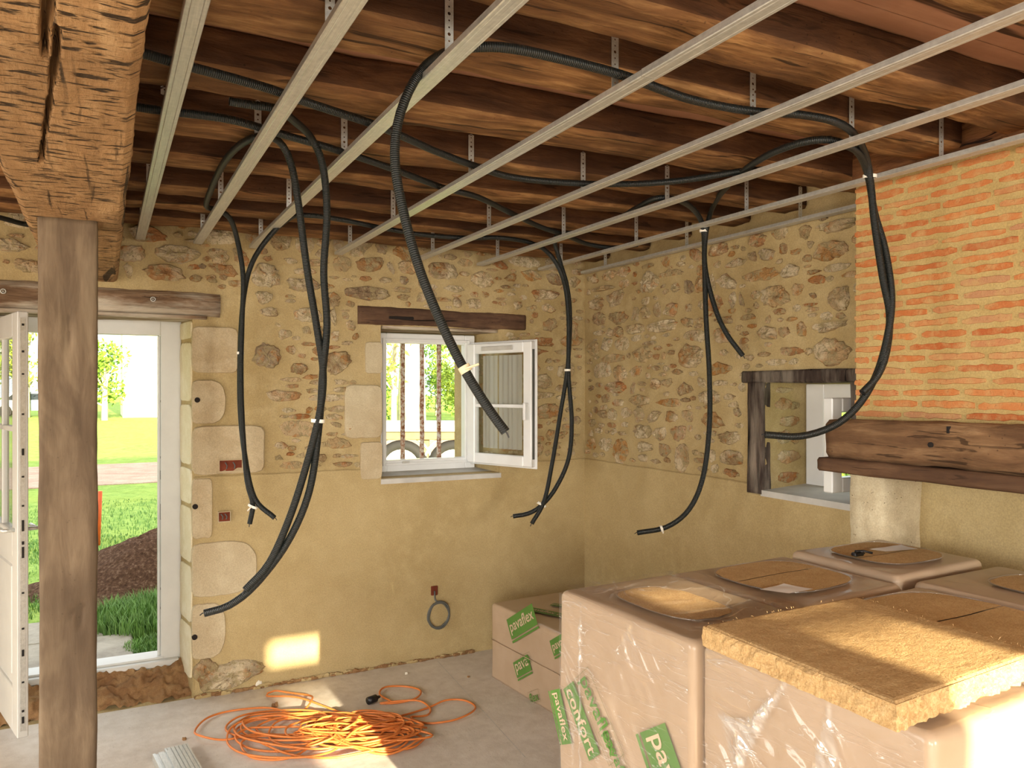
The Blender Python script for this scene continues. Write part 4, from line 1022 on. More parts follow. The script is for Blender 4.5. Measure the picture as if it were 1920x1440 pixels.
tie(474, 949, 3.9, .022, 'white tie at the foot of the leftmost pair of conduits', (-.02, -.02), ang=25)
tie(1064, 694, 4.5, .0165, 'white tie halfway down the conduit pair in the corner')
tie(1016, 946, 4.49, .024, 'white tie at the foot of the conduit pair in the corner', (-.028, .012), ang=30)
tie(1320, 433, 3.9, .020, 'white tie high on the conduits beside the small window')
tie(1240, 991, 3.95, .0145, 'white tie near the curled foot of the conduit by the right wall', (.006, -.02), ang=75)
tie(1631, 331, 2.8, .022, 'white tie high on the conduits before the brick wall')
tie(872, 692, c3, .0145, 'cream tape tag round the conduit before the barred window', (.035, .012), .018, 'tape_cream', -30)

# ---------------------------------------------------------------- insulation packs
PT = 1.10
def text_mesh(s, size):
    cu = bpy.data.curves.new('lettering', 'FONT'); cu.body = s; cu.size = size; cu.offset = size * .012; cu.resolution_u = 3
    o = bpy.data.objects.new('lettering', cu); COL.objects.link(o)
    bpy.context.view_layer.update()
    me = bpy.data.meshes.new_from_object(o.evaluated_get(bpy.context.evaluated_depsgraph_get()))
    vs = [v.co.copy() for v in me.vertices]; fs = [tuple(p.vertices) for p in me.polygons]
    bpy.data.objects.remove(o); bpy.data.curves.remove(cu); bpy.data.meshes.remove(me)
    x0 = min(v.x for v in vs); x1 = max(v.x for v in vs); y0 = min(v.y for v in vs); y1 = max(v.y for v in vs)
    return vs, fs, (x0, x1, y0, y1)
def logo(parent, s, o, u, v, n, length, mode='plate', pad=.22, underline=True, cut=None):
    """lettering of given length starting at o, reading along u, letter tops towards v, on a face with normal n"""
    o, u, v, n = V(o), V(u).normalized(), V(v).normalized(), V(n).normalized()
    vs, fs, (x0, x1, y0, y1) = text_mesh(s, 1.0); k = length / (x1 - x0); H = (y1 - y0) * k; p = pad * H
    P = lambda a, b, d: o + u * a + v * b + n * d
    mb = MB()
    if mode == 'plate':
        mb.add([P(-p, -p, .0015), P(length + p, -p, .0015), P(length + p, H + p, .0015), P(-p, H + p, .0015)], [(0, 1, 2, 3)], 0)
        if underline: mb.add([P(-p, -p * 1.5 - H * .16, .0015), P(length + p, -p * 1.5 - H * .16, .0015), P(length + p, -p * 1.5, .0015), P(-p, -p * 1.5, .0015)], [(0, 1, 2, 3)], 0)
        mb.add([P((q.x - x0) * k, (q.y - y0) * k, .003) for q in vs], fs, 1)
        mats = ['print_green', 'print_pale']
    else:
        for q, z in ((0, 0),):
            a, b, c, d = -p, length + p, -p * .6, H + p * .8; w_ = .0016
            for (e, f, g, h_) in ((a, b, c - w_, c), (a, b, d, d + w_), (a, a + w_, c, d), (b - w_, b, c, d)): mb.add([P(e, g, .0015), P(f, g, .0015), P(f, h_, .0015), P(e, h_, .0015)], [(0, 1, 2, 3)], 1)
        mb.add([P((q.x - x0) * k, (q.y - y0) * k, .003) for q in vs], fs, 0); mats = ['print_green', 'print_line']
    return mb.build('printed_logo', mats, parent)
def pack(name, corners, z0, z1, label, seed, bulge=.006, oval=None, seam=None, cat='insulation pack', group='wrapped insulation packs'):
    """film-wrapped bale: corners (ccw, four xy) from z0 to z1"""
    c = [V((x, y, 0)) for x, y in corners]; ctr = sum(c, V()) / 4
    e = tag(empty(name, (ctr.x, ctr.y, z0)), label, cat, group)
    N, NZ_ = 26, 40; mb = MB(); H = z1 - z0
    def surf(p, nrm):
        q = .0035 * nz(p, 5, seed) + .002 * nz(p, 14, seed + 1)
        return p + nrm * q
    rc = .022
    def bil(s, t): return (c[0] * (1 - s) + c[1] * s) * (1 - t) + (c[3] * (1 - s) + c[2] * s) * t
    # outline with rounded corners
    out = []
    for k in range(4):
        a, b, d = c[k - 1], c[k], c[(k + 1) % 4]; ua = (a - b).normalized(); ud = (d - b).normalized()
        p0 = b + ua * rc; p1 = b + ud * rc
        for q in range(6):
            t = q / 5; out.append((p0 * (1 - t) ** 2 + b * 2 * t * (1 - t) + p1 * t * t))
        nxt = c[(k + 1) % 4]; p2 = nxt + (b - nxt).normalized() * rc
        for q in range(1, 18): out.append(p1.lerp(p2, q / 18))
    n = len(out); vs = []; rings = []
    zs = [(0, 1)] + [((H - rc) * (i / NZ_), 1) for i in range(1, NZ_ + 1)] + [(H - rc + rc * math.sin(R(a)), None, R(a)) for a in (22, 45, 68, 90)]
    for zz in zs:
        for p in out:
            nrm = (p - ctr).normalized(); q = p.copy()
            if zz[1] is None: q = p - nrm * rc * (1 - math.cos(zz[2]))
            q = V((q.x, q.y, z0 + zz[0]))
            q = surf(q, nrm); vs.append(q)
    # top: inward rings
    base = [v.copy() for v in vs[-n:]]
    for f in (.93, .85, .75, .62, .48, .33, .18, .06):
        for p in base:
            q = V((ctr.x, ctr.y, z1)).lerp(p, f); q.z = z1 + .0035 * nz(q, 7, seed + 3) + .003 * (1 - f); vs.append(q)
    NR = len(vs) // n; fs = [(i * n + k, i * n + (k + 1) % n, (i + 1) * n + (k + 1) % n, (i + 1) * n + k) for i in range(NR - 1) for k in range(n)]
    fs += [tuple(range(n))[::-1], tuple((NR - 1) * n + k for k in range(n))]
    mb.add(vs, fs); w_ = mb.build('film_wrap', 'printed_film', e, True)
    if oval:
        cu, cv, ru, rv = oval; mats = 'wood_fibre'
        parts = [(-1, 1)] if seam is None else [(-1, seam - .012), (seam + .012, 1)]
        for (lo, hi) in parts:
            m = MB(); vs = []; M_ = 28
            ts = [lo + (hi - lo) * i / M_ for i in range(M_ + 1)]
            for i, t in enumerate(ts):
                half = (max(0, 1 - abs(t) ** 3.0)) ** (1 / 3.0)
                for j in range(13):
                    s = -half + 2 * half * j / 12
                    j_ = .03 * nz((t * 3, s * 3, 0), 2, seed + 9)
                    q = bil(cu + ru * (s + j_), cv + rv * t); vs.append(V((q.x, q.y, z1 + .010 + .002 * nz(q, 9, seed))))
            m.add(vs, [(i * 13 + j, i * 13 + j + 1, (i + 1) * 13 + j + 1, (i + 1) * 13 + j) for i in range(M_) for j in range(12)])
            m.build('fibre_board_face', 'wood_fibre', e)
        m = MB(); pts = []
        for k in range(64):
            a = 2 * math.pi * k / 64; ca, sa = math.cos(a), math.sin(a); q3 = (abs(ca) ** 3 + abs(sa) ** 3) ** (-1 / 3)
            j_ = 1.02 + .02 * nz((ca, sa, 0), 3, seed + 9)
            q = bil(cu + ru * ca * q3 * j_, cv + rv * sa * q3 * j_); pts.append(V((q.x, q.y, z1 + .010)))
        m.tube(pts, .002, 5, closed=True); m.build('film_rim', 'clear_film', e, True)
    return e
A = [(1.240, 1.475), (1.655, 1.495), (1.632, 2.062), (1.205, 2.045)]
pA = pack('insulation_pack', A, 0, PT, 'tall film-wrapped insulation pack standing nearest the orange cord', 3, oval=(.41, .47, .25, .30))
pB = pack('insulation_pack', [(1.668, 1.572), (2.190, 1.628), (2.188, 2.11), (1.642, 2.078)], 0, PT - .005, 'film-wrapped insulation pack with a paper slip under its film', 5, oval=(.50, .52, .36, .36), seam=.1)
pC = pack('insulation_pack', [(2.205, 1.66), (2.69, 1.69), (2.70, 2.112), (2.215, 2.105)], 0, PT + .012, 'film-wrapped insulation pack pushed up against the fireplace jamb', 7, oval=(.5, .5, .36, .36), seam=-.1)
pF = pack('insulation_pack', [(1.272, .888), (1.672, .905), (1.662, 1.478), (1.252, 1.462)], 0, PT, 'film-wrapped insulation pack lying beneath the loose fibre board', 9, oval=(.52, .5, .36, .36))
pE = pack('insulation_pack', [(1.69, .99), (2.215, 1.01), (2.200, 1.588), (1.676, 1.558)], 0, PT, 'film-wrapped insulation pack behind the loose board, two fibre slabs showing', 11, oval=(.5, .5, .42, .42), seam=.05)
pG = pack('insulation_pack', [(2.235, 1.05), (2.69, 1.06), (2.68, 1.64), (2.22, 1.622)], 0, PT + .004, 'film-wrapped insulation pack before the fireplace opening, at the picture edge', 13, oval=(.55, .48, .28, .3))
pL = pack('insulation_pack', [(2.125, 3.10), (2.69, 3.14), (2.60, 4.275), (2.031, 4.232)], 0, .435, 'low insulation pack lying flat on the floor in the corner', 15)
# paper slips, knotted film, folded film skins
def slip(parent, quad, z, name='paper_label', mat='paper'):
    m = MB(); vs = []
    P4 = [V((q.x, q.y, z)) for q in quad]
    for i in range(9):
        for j in range(9):
            s, t = i / 8, j / 8; q = (P4[0] * (1 - s) + P4[1] * s) * (1 - t) + (P4[3] * (1 - s) + P4[2] * s) * t; q.z += .003 * nz(q, 16, 4); vs.append(q)
    m.add(vs, [(i * 9 + j, (i + 1) * 9 + j, (i + 1) * 9 + j + 1, i * 9 + j + 1) for i in range(8) for j in range(8)]); return m.build(name, mat, parent)
slip(pB, [at_z(x, y, PT + .014) for x, y in ((1425, 1105), (1480, 1112), (1525, 1104), (1470, 1094))], PT + .014)
slip(pC, [at_z(x, y, PT + .03) for x, y in ((1630, 1030), (1660, 1034), (1722, 1029), (1690, 1021))], PT + .03)
# clear film pulled over the top and the side of the nearest packs
def skin(parent, quad, n, amp, seed, off=.007, N=90, name='clear_film', creases=()):
    m = MB(); vs = []; cr_ = []
    for i in range(N + 1):
        for j in range(N + 1):
            s, t = i / N, j / N; q = (quad[0] * (1 - s) + quad[1] * s) * (1 - t) + (quad[3] * (1 - s) + quad[2] * s) * t
            r_ = abs(nz((q.x * 5, q.y * 6 + q.z * 4.5, q.z * 13 - q.y * 13), 1, seed)); e = min(s, 1 - s, t, 1 - t) * 8; g = 0
            for (a, b, c, d, wd, st) in creases:                     # bunched film whitens here; crease highlights are painted in with it
                dx, dy = c - a, d - b; k = ((s - a) * dx + (t - b) * dy) / (dx * dx + dy * dy)
                if -.02 < k < 1.02:
                    px, py = s - a - k * dx, t - b - k * dy; dd = math.hypot(px, py) + .006 * nz((k * 9, seed, a * 20), 1)
                    g = max(g, st * math.exp(-(dd / wd) ** 2) * min(1, 6 * k + .3, 6 * (1 - k) + .05) * (.65 + .6 * nz((k * 14, a * 9, seed), 1)))
            cr_.append(max(0, g)); vs.append(q + n * (off + amp * max(0, .25 - r_) * 3 * min(1, e) + .007 * max(0, g)))
    m.add(vs, [(i * (N + 1) + j, (i + 1) * (N + 1) + j, (i + 1) * (N + 1) + j + 1, i * (N + 1) + j + 1) for i in range(N) for j in range(N)]); o = m.build(name, 'clear_film', parent, True)
    at = o.data.attributes.new('crease', 'FLOAT', 'POINT'); at.data.foreach_set('value', cr_); return o
def sidequad(c0, c1, z0, z1): return [V((*c0, z0)), V((*c1, z0)), V((*c1, z1)), V((*c0, z1))]
nL = V((-1, -.03, 0)).normalized()
rc_ = random.Random(31)
fF = [(.36, .985, .36 + .035 * k, .62 - .03 * abs(k - 1), .006, .8) for k in range(-3, 5)] + [(.62 + .014 * k + rc_.uniform(-.01, .01), .92 - .02 * k, .86 + .01 * k, .70 + .02 * k, .007, 1) for k in range(-4, 6)] + [(.9, .66, .25, .42, .008, .7), (.8, .52, .2, .3, .006, .5), (.55, .6, .5, .5, .01, .7)]
skin(pF, sidequad((1.272, .90), (1.252, 1.45), .4, PT - .005), nL, .012, 4, creases=fF)
fA = [(.4, .985, .4 + .03 * k, .86 - .015 * abs(k), .005, .35) for k in range(-4, 5)] + [(.97 - .01 * k, .80 - .045 * k, .80 + .008 * k, .70 - .05 * k, .005, .5) for k in range(9)] + [(.8, .99, .8, .05, .004, .9)]
skin(pA, sidequad((1.240, 1.49), (1.205, 2.03), .4, PT - .005), nL, .008, 6, creases=fA)
fT = [(.25, .78, .25 + .28 * math.cos(q), .78 + .28 * math.sin(q), .006, .45) for q in [k * .7 + .2 for k in range(9)]] + [(.05, .3, .95, .12, .008, .4), (.5, .2, .98, .3, .006, .4)]
skin(pA, [V((1.26, 1.50, PT)), V((1.64, 1.515, PT)), V((1.62, 2.04, PT)), V((1.22, 2.03, PT))], UP, .008, 8, .013, creases=fT)
m = MB(); m.tube(catmull([V((1.2215, 1.915, PT - .02)), V((1.219, 1.915, .9)), V((1.2195, 1.92, .7)), V((1.2195, 1.92, .45))], .03), .0035, 6); m.build('film_weld', 'clear_film', pA, True)
# printed logos
nA = V((-.998, -.065, 0)).normalized(); pAp = V((1.2225, 1.76, .8)) + nA * .005
def on_face(p, n, pts): return [at_plane(x, y, p, n) for x, y in pts]
def logo_px(parent, s, p, n, a, b, **k):
    q0, q1 = on_face(p, n, (a, b)); u = q1 - q0; v = n.cross(u).normalized()
    return logo(parent, s, q0, u, v, n, u.length, **k)
logo_px(pA, 'confort', pAp, nA, (1062, 1296), (1106, 1418), mode='plate', underline=False)
logo_px(pA, 'pavaflex', pAp, nA, (1084, 1280), (1142, 1424), mode='line')
logo_px(pA, 'pavaflex', pAp, nA, (1128, 1378), (1176, 1500), mode='line')
logo_px(pA, 'pavaflex', pAp, nA, (1212, 1384), (1285, 1600), mode='plate')
logo_px(pA, 'pavaflex', pAp, nA, (1036, 1300), (1056, 1390), mode='plate')
nLp = V((-.997, -.083, 0)).normalized(); pLp = V((2.078, 3.66, .2)) + nLp * .005
logo_px(pL, 'pavaflex', pLp, nLp, (961, 1192), (1004, 1166), mode='plate')
logo_px(pL, 'pava', pLp, nLp, (971, 1266), (994, 1253), mode='plate')
logo_px(pL, 'flex', pLp, nLp, (982, 1247), (996, 1240), mode='line')
logo_px(pL, 'pavaflex', pLp, nLp, (1040, 1225), (1075, 1205), mode='plate')
logo_px(pL, 'flex', pLp, nLp, (996, 1318), (1012, 1312), mode='line')
q0, q1 = at_z(990, 1144, .442), at_z(1048, 1156, .442); u = q1 - q0; logo(pL, 'pavaflex confort', q0, u, UP.cross(u), UP, u.length * 1.6, mode='plate', underline=False)
q0, q1 = at_z(1034, 1135, .442), at_z(1060, 1139, .442); u = q1 - q0; logo(pL, 'pavaflex', q0, u, UP.cross(u), UP, u.length * 1.4, mode='plate', underline=False)
m = MB(); P0, P1 = V((2.0275, 4.21, .225)), V((2.121, 3.12, .222)); m.tube([P0.lerp(P1, i / 20) + nLp * .004 + UP * .004 * nz((i * .3, 0, 0), 1, 2) for i in range(21)], .0022, 5); m.build('film_seam', 'printed_film', pL, True)

# loose fibre board on the front pack
mb = MB(); SB = [V((1.205, .91, 0)), V((1.705, .955, 0)), V((1.735, 1.425, 0)), V((1.215, 1.412, 0))]; NS = 70; zb, zt = PT + .0135, PT + .062
def sbp(s, t): return (SB[0] * (1 - s) + SB[1] * s) * (1 - t) + (SB[3] * (1 - s) + SB[2] * s) * t
vs = []
for i in range(NS + 1):
    for j in range(NS + 1):
        q = sbp(i / NS, j / NS); e = min(i, NS - i, j, NS - j); q.z = zt + .0012 * nz(q, 14, 2) + .0008 * nz(q, 70, 3) - (.006 if e == 0 else .001 if e == 1 else 0); vs.append(q)
fs = [(i * (NS + 1) + j, (i + 1) * (NS + 1) + j, (i + 1) * (NS + 1) + j + 1, i * (NS + 1) + j + 1) for i in range(NS) for j in range(NS)]
mb.add(vs, fs)
ctr = sum(SB, V()) / 4
edge = [(i / NS, 0) for i in range(NS)] + [(1, j / NS) for j in range(NS)] + [(1 - i / NS, 1) for i in range(NS)] + [(0, 1 - j / NS) for j in range(NS)]
vs = []; NE = len(edge)
for k in range(9):
    for (s, t) in edge:
        q = sbp(s, t); o_ = (q - ctr).normalized(); z = zb + (zt - .004 - zb) * k / 8; q.z = z
        shaggy = 1.8 if t == 0 else 1.0
        q += o_ * (0 if k == 8 else shaggy * (.005 * nz(q, 26, 7) + .006 * nz(q, 75, 8)) + .003) ; vs.append(q)
mb.add(vs, [(k * NE + i, k * NE + (i + 1) % NE, (k + 1) * NE + (i + 1) % NE, (k + 1) * NE + i) for k in range(8) for i in range(NE)])
mb.add([sbp(s, t) + UP * zb for s, t in edge], [tuple(range(NE))[::-1]])
fb = tag(mb.build('fibre_board', 'wood_fibre'), 'loose brown wood fibre board lying on the front pack', 'fibre board')
# loose fibres along its edges
mb = MB(); rnd = random.Random(12)
for i in range(700):
    s, t = rnd.choice(edge); q = sbp(s, t); q.z = rnd.uniform(zb, zt); o_ = (q - ctr).normalized(); L = rnd.uniform(.003, .008)
    d = (o_ + V((rnd.uniform(-1, 1), rnd.uniform(-1, 1), rnd.uniform(-.8, .8))) * .8).normalized(); mb.tube([q, q + d * L * .6, q + d * L + V((0, 0, -.002))], .0006, 3, caps=False)
fz = mb.build('loose_fibres', 'wood_fibre', fb); fz['kind'] = 'stuff'
# black clip left on the pack by the fireplace
c = at_z(1608, 1041, PT + .028); mb = MB(); mb.bbox(c + V((-.02, -.012, -.002)), c + V((.02, .012, .010)), .003); mb.tube([c + V((.0, .01, .012)), c + V((.03, .0, .012)), c + V((.05, -.02, .006))], .004, 6); mb.tube([c + V((-.01, -.005, .010)), c + V((-.012, -.02, .02)), c + V((.005, -.024, .010))], .003, 6)
tag(mb.build('plastic_clip', 'black_plastic', None, True), 'small black plastic clip lying on the pack by the fireplace', 'clip')

# ---------------------------------------------------------------- orange cord heap
rnd = random.Random(8); path = []
def fl_(x, y, h=.005): p = at_z(x, y, 0); p.z = h; return p
pre = [(735, 1318), (712, 1305), (722, 1293), (760, 1289), (788, 1298), (780, 1314), (745, 1320), (712, 1322), (780, 1318), (806, 1330), (800, 1345), (770, 1350), (800, 1358), (850, 1354), (885, 1340), (890, 1325), (868, 1316), (835, 1318), (800, 1330), (740, 1348), (690, 1350)]
path += [fl_(x, y, .006 + .004 * (i % 3)) for i, (x, y) in enumerate(pre)]
left = [(640, 1340), (560, 1318), (500, 1308), (515, 1303), (545, 1302), (580, 1308), (585, 1322), (565, 1338), (520, 1345), (470, 1348), (440, 1368), (450, 1385), (500, 1384), (600, 1380), (560, 1350), (510, 1332), (440, 1334), (390, 1350), (366, 1375), (375, 1390), (420, 1393), (480, 1380), (560, 1382), (640, 1375)]
for x, y in left: path.append(fl_(x, y, rnd.uniform(.006, .03)))
nl = 30
for k in range(nl):
    f = k / nl; cx = rnd.gauss(672, 22); cy = rnd.gauss(1378, 6); rx = rnd.choice((rnd.uniform(80, 122), rnd.uniform(34, 90))); ry = rnd.uniform(8, 38); ph = rnd.uniform(-.4, .4); tlt = rnd.uniform(-.12, .16)
    if k % 4 == 1: cx = rnd.uniform(520, 600); cy = rnd.uniform(1366, 1392); rx = rnd.uniform(70, 120); ry = rnd.uniform(22, 44)
    for q in range(9):
        a = 2 * math.pi * q / 9 + ph
        x = cx + rx * math.cos(a) * rnd.uniform(.9, 1.05) + tlt * ry * math.sin(a); y = cy + ry * math.sin(a) * rnd.uniform(.85, 1.05) + tlt * rx * .2 * math.cos(a)
        d = math.hypot((x - 672) / 140, (y - 1378) / 42)
        path.append(fl_(x, min(y, 1432), .006 + max(0, 1 - d) * .05 * rnd.uniform(.5, 1) + rnd.uniform(0, .022)))
tail = [(560, 1420), (480, 1425), (452, 1405), (470, 1390), (540, 1420), (620, 1428), (700, 1415), (770, 1405), (800, 1385)]
for x, y in tail: path.append(fl_(x, y, rnd.uniform(.006, .02)))
mb = MB(); P = catmull(path, .02); mb.tube(P, .0052, 7)
oc = tag(mb.build('extension_cord', 'orange_rubber', None, True), 'tangled heap of orange cord on the concrete floor', 'cord'); oc['origin'] = (0, 0, 0)
m = MB(); c = fl_(690, 1322, .022); m.cyl(c, c + V((.05, .02, 0)), .02, 14); m.cyl(c + V((.05, .02, 0)), c + V((.075, .03, 0)), .012, 12, r1=.007); m.build('plug', 'black_plastic', oc, True)
m = MB(); c = fl_(797, 1386, .008); m.cyl(c, c + V((.045, 0, 0)), .007, 10); m.build('end_fitting', 'white_tie', oc, True)

# galvanised studs lying at the lower edge of the picture
for i, (x, y, dz, lab) in enumerate(((330, 1412, .0, 'ribbed galvanised steel track lying on the floor, the right one'), (302, 1424, .0, 'galvanised steel track lying on the floor, the left one beside the post'))):
    c = at_z(x, y, 0); d = V((.12, -1, 0)).normalized(); s_ = V((d.y * -1, d.x, 0)); mb = MB(); L = .9; hw_ = .05 if i == 0 else .035
    if s_.x < 0: s_ = -s_
    pr = []; nb = 6 if i == 0 else 2
    pr.append((-hw_, 0)); pr.append((-hw_, .032))
    for k in range(nb):
        u = -hw_ + 2 * hw_ * (k + .3) / nb; u2 = -hw_ + 2 * hw_ * (k + .7) / nb; pr += [(u, .032), (u + .002, .027), (u2 - .002, .027), (u2, .032)]
    pr += [(hw_, .032), (hw_, 0)]
    vs = [c + s_ * u + UP * (v + .0015) + d * l for l in (0, L) for (u, v) in pr]; n = len(pr)
    mb.add(vs, [(k, k + 1, n + k + 1, n + k) for k in range(n - 1)])
    o = tag(mb.build('metal_track', 'galvanised_steel'), lab, 'metal track', 'steel tracks on the floor'); md = o.modifiers.new('thick', 'SOLIDIFY'); md.thickness = .0012
# a few crumbs of mortar on the floor
for i, (x, y, r, m_, lab) in enumerate([(762, 1264, .012, 'crumb_white', 'white mortar crumb on the floor near the back wall'), (484, 1288, .03, 'crumb_white', 'white sliver of stone at the foot of the door quoin'), (345, 1387, .012, 'broken_masonry', 'brown crumb on the bare floor right of the post'), (878, 1270, .009, 'broken_masonry', 'dark crumb on the floor beside the low pack'), (515, 1325, .022, 'broken_masonry', 'brown lump of mortar inside the left cord loop')]):
    c = at_z(x, y, 0); mb = MB(); stone(mb, lambda u, v, d: V((c.x + u, c.y + v, max(0, d))), 0, 0, r, r * .8, r * (1.6 if i == 1 else .9), 900 + i, 0, jag=.5, n=12); tag(mb.build('mortar_crumb', m_), lab, 'crumb', 'crumbs on the floor')

# ---------------------------------------------------------------- fittings chased into the walls
def recess(x, y, w_, h_, label, fill):
    c = at_y(x, y, YB - .03); k = (c - EYE).dot(FW) / F; w_ *= k / 2; h_ *= k / 2
    e = tag(empty('wall_box', (c.x, c.y, c.z)), label, 'wall box', 'wall boxes chased into the back wall')
    m = MB(); t = .004
    for lo, hi in (((-w_ - t, 0, -h_ - t), (w_ + t, .03, -h_)), ((-w_ - t, 0, h_), (w_ + t, .03, h_ + t)), ((-w_ - t, 0, -h_), (-w_, .03, h_)), ((w_, 0, -h_), (w_ + t, .03, h_))): m.box(V(lo) + c, V(hi) + c)
    m.build('box_rim', 'dressed_limestone', e)
    m = MB(); m.box(c + V((-w_, .008, -h_)), c + V((w_, .03, h_))); m.build('box_back', fill, e)
    for i in range(2):
        m = MB(); p = c + V((-w_ * .4 + i * w_ * .7, .004, -h_ * .6)); m.tube(catmull([p, p + V((.004, -.004, h_ * .6)), p + V((-.006, .002, h_ * 1.2))], .01), .003, 6); m.build('wire_stub', 'brick_red' if fill != 'brick_red' else 'grey_cable', e)
recess(433, 873, 40, 20, 'wide brick-red wall box in the door quoin', 'brick_red')
recess(421, 969, 20, 17, 'small square wall box below the door quoin', 'brick_red')
for (x, y, r, lab) in ((370, 750, 5, 'round drill hole in the rounded door quoin'), (366, 950, 5, 'round drill hole in the narrow door quoin'), (365, 1195, 5, 'round drill hole in the lowest door quoin')):
    c = at_y(x, y, YB - .026); k = (c - EYE).dot(FW) / F; m = MB(); m.cyl(c + V((0, -.0025, 0)), c + V((0, .02, 0)), r * k, 14); tag(m.build('drill_hole', 'dark_hole'), lab, 'hole', 'drill holes in the door quoins')
cc = at_y(822, 1153, YB - .04); k = (cc - EYE).dot(FW) / F
e = tag(empty('cable_coil', tuple(cc)), 'coil of grey cable hanging from a wall box near the floor', 'cable')
m = MB(); pts = []; rnd = random.Random(6)
top = at_y(815, 1108, YB - .02)
pts += [top, top + V((-.005, -.02, -.05))]
for q in range(4 * 14):
    a = math.pi / 2 + 2 * math.pi * q / 14; r = 22 * k * (1 + .07 * math.sin(q * .7)); pts.append(cc + V((-r * math.cos(a) + .003 * rnd.uniform(-1, 1), -.006 + .010 * math.sin(q * .45), r * math.sin(a) * 1.1)))
m.tube(catmull(pts, .012), .0055, 8); m.build('cable_loop', 'grey_cable', e, True)
m = MB(); m.bbox(top + V((-.022, .0, -.028)), top + V((.022, .012, .03)), .003); m.build('wall_box', 'brick_red', e)

# ---------------------------------------------------------------- outside
GZ = .08
mb = MB(); N = 60
mb.add([(-60, YB + TH + .02, GZ), (90, YB + TH + .02, GZ), (90, 160, GZ), (-60, 160, GZ)], [(0, 1, 2, 3)]); mb.add([(XR + TH + .02, -40, GZ), (90, -40, GZ), (90, YB + TH + .02, GZ), (XR + TH + .02, YB + TH + .02, GZ)], [(0, 1, 2, 3)])
mb.add([(-60, -60, GZ - .1), (90, -60, GZ - .1), (90, YF - .15, GZ - .1), (-60, YF - .15, GZ - .1)], [(0, 1, 2, 3)], 1)
mb.add([(-60, YF - .15, GZ - .1), (XL - TH - .02, YF - .15, GZ - .1), (XL - TH - .02, YB + TH + .02, GZ - .1), (-60, YB + TH + .02, GZ - .1)], [(0, 1, 2, 3)], 1)
struct(mb.build('ground', ['lawn', 'gravel_track']))
mb = MB(); mb.box((-60, 14.9, GZ), (26, 18.9, GZ + .015)); mb.box((5.6, 10.5, GZ), (40, 25, GZ + .012)); struct(mb.build('road', 'gravel_track'))
mb = MB(); mb.bbox((-.9, YB + TH - .04, GZ - .04), (.16, 5.75, GZ + .03), .01); mb.bbox((-.9, 5.77, GZ - .04), (.0, 6.3, GZ + .025), .01); struct(mb.build('path', 'paving'))
# soil mound
mb = MB(); c = V((.55, 7.35, GZ)); NR_, NA_ = 26, 60; vs = []
for i in range(NR_ + 1):
    r = i / NR_
    for k in range(NA_):
        a = 2 * math.pi * k / NA_; rr = r * (1.0 + .12 * math.sin(2 * a + 1) + .06 * math.sin(5 * a)); p = c + V((rr * 1.25 * math.cos(a), rr * .95 * math.sin(a), .46 * (math.cos(min(1, r) * math.pi) + 1) / 2 - .02))
        p += V((0, 0, (.05 * nz(p, 3, 1) + .03 * nz(p, 11, 2) + .02 * nz(p, 34, 3)) * (1 - r ** 4))); vs.append(p)
mb.add(vs, [(i * NA_ + k, i * NA_ + (k + 1) % NA_, (i + 1) * NA_ + (k + 1) % NA_, (i + 1) * NA_ + k) for i in range(NR_) for k in range(NA_)])
tag(fixn(mb.build('soil_mound', 'soil', None, True)), 'heap of brown soil on the lawn outside the door', 'soil mound')
# tall grass by the path
def grass(name, spots, label):
    rnd = random.Random(17); mb = MB()
    for (cx, cy, rx, ry, n, h) in spots:
        for i in range(n):
            a = rnd.uniform(0, 6.28); q = math.sqrt(rnd.random()); x = cx + rx * q * math.cos(a); y = cy + ry * q * math.sin(a); hh = h * rnd.uniform(.5, 1.1) * (1 - .4 * q); b = rnd.uniform(0, 6.28); w_ = .004; ln_ = rnd.uniform(.1, .6) * hh
            dx, dy = math.cos(b), math.sin(b)
            vs = [(x - dy * w_, y + dx * w_, GZ), (x + dy * w_, y - dx * w_, GZ), (x + dx * ln_ * .4 + dy * w_ * .8, y + dy * ln_ * .4 - dx * w_ * .8, GZ + hh * .6), (x + dx * ln_ * .4 - dy * w_ * .8, y + dy * ln_ * .4 + dx * w_ * .8, GZ + hh * .6), (x + dx * ln_, y + dy * ln_, GZ + hh * .92)]
            mb.add(vs, [(0, 1, 2, 3), (3, 2, 4)])
    o = mb.build(name, 'grass_blade'); tag(o, label, 'grass', None, 'stuff'); return o
grass('tall_grass', [(.42, 6.05, .55, .45, 5200, .24), (.28, 5.42, .18, .2, 1300, .09), (-.75, 6.8, .35, .6, 900, .1)], 'tuft of long green grass beside the path outside the door')
grass('lawn_grass', [(.3, 10.2, 3.5, 2.6, 9000, .05), (-.6, 9.2, 1.2, .7, 2500, .05)], 'short green lawn grass between the soil mound and the track')
# orange stake
c = at_t(184, 1010, 8.2); c.z = GZ; mb = MB(); tp = at_t(188, 921, 8.2); mb.tube([c, c.lerp(tp, .5), tp], .02, 8); tag(mb.build('marker_stake', 'stake_orange', None, True), 'orange marker stake standing in the lawn beside the post', 'stake')
# pale house beyond the lawn
e = tag(empty('distant_house', (4.5, 51, GZ)), 'sunlit white house far beyond the lawn, seen through the door', 'house')
mb = MB(); mb.box((.9, 48.8, GZ), (9, 56, 8)); mb.build('house_walls', 'pale_render', e)
mb = MB(); mb.add([(.5, 48.4, 8), (9.4, 48.4, 8), (9.4, 56.4, 8), (.5, 56.4, 8), (.5, 52.4, 11), (9.4, 52.4, 11)], [(0, 1, 5, 4), (2, 3, 4, 5), (0, 4, 3), (1, 2, 5), (3, 2, 1, 0)]); mb.build('house_roof', 'roof_tile', e)
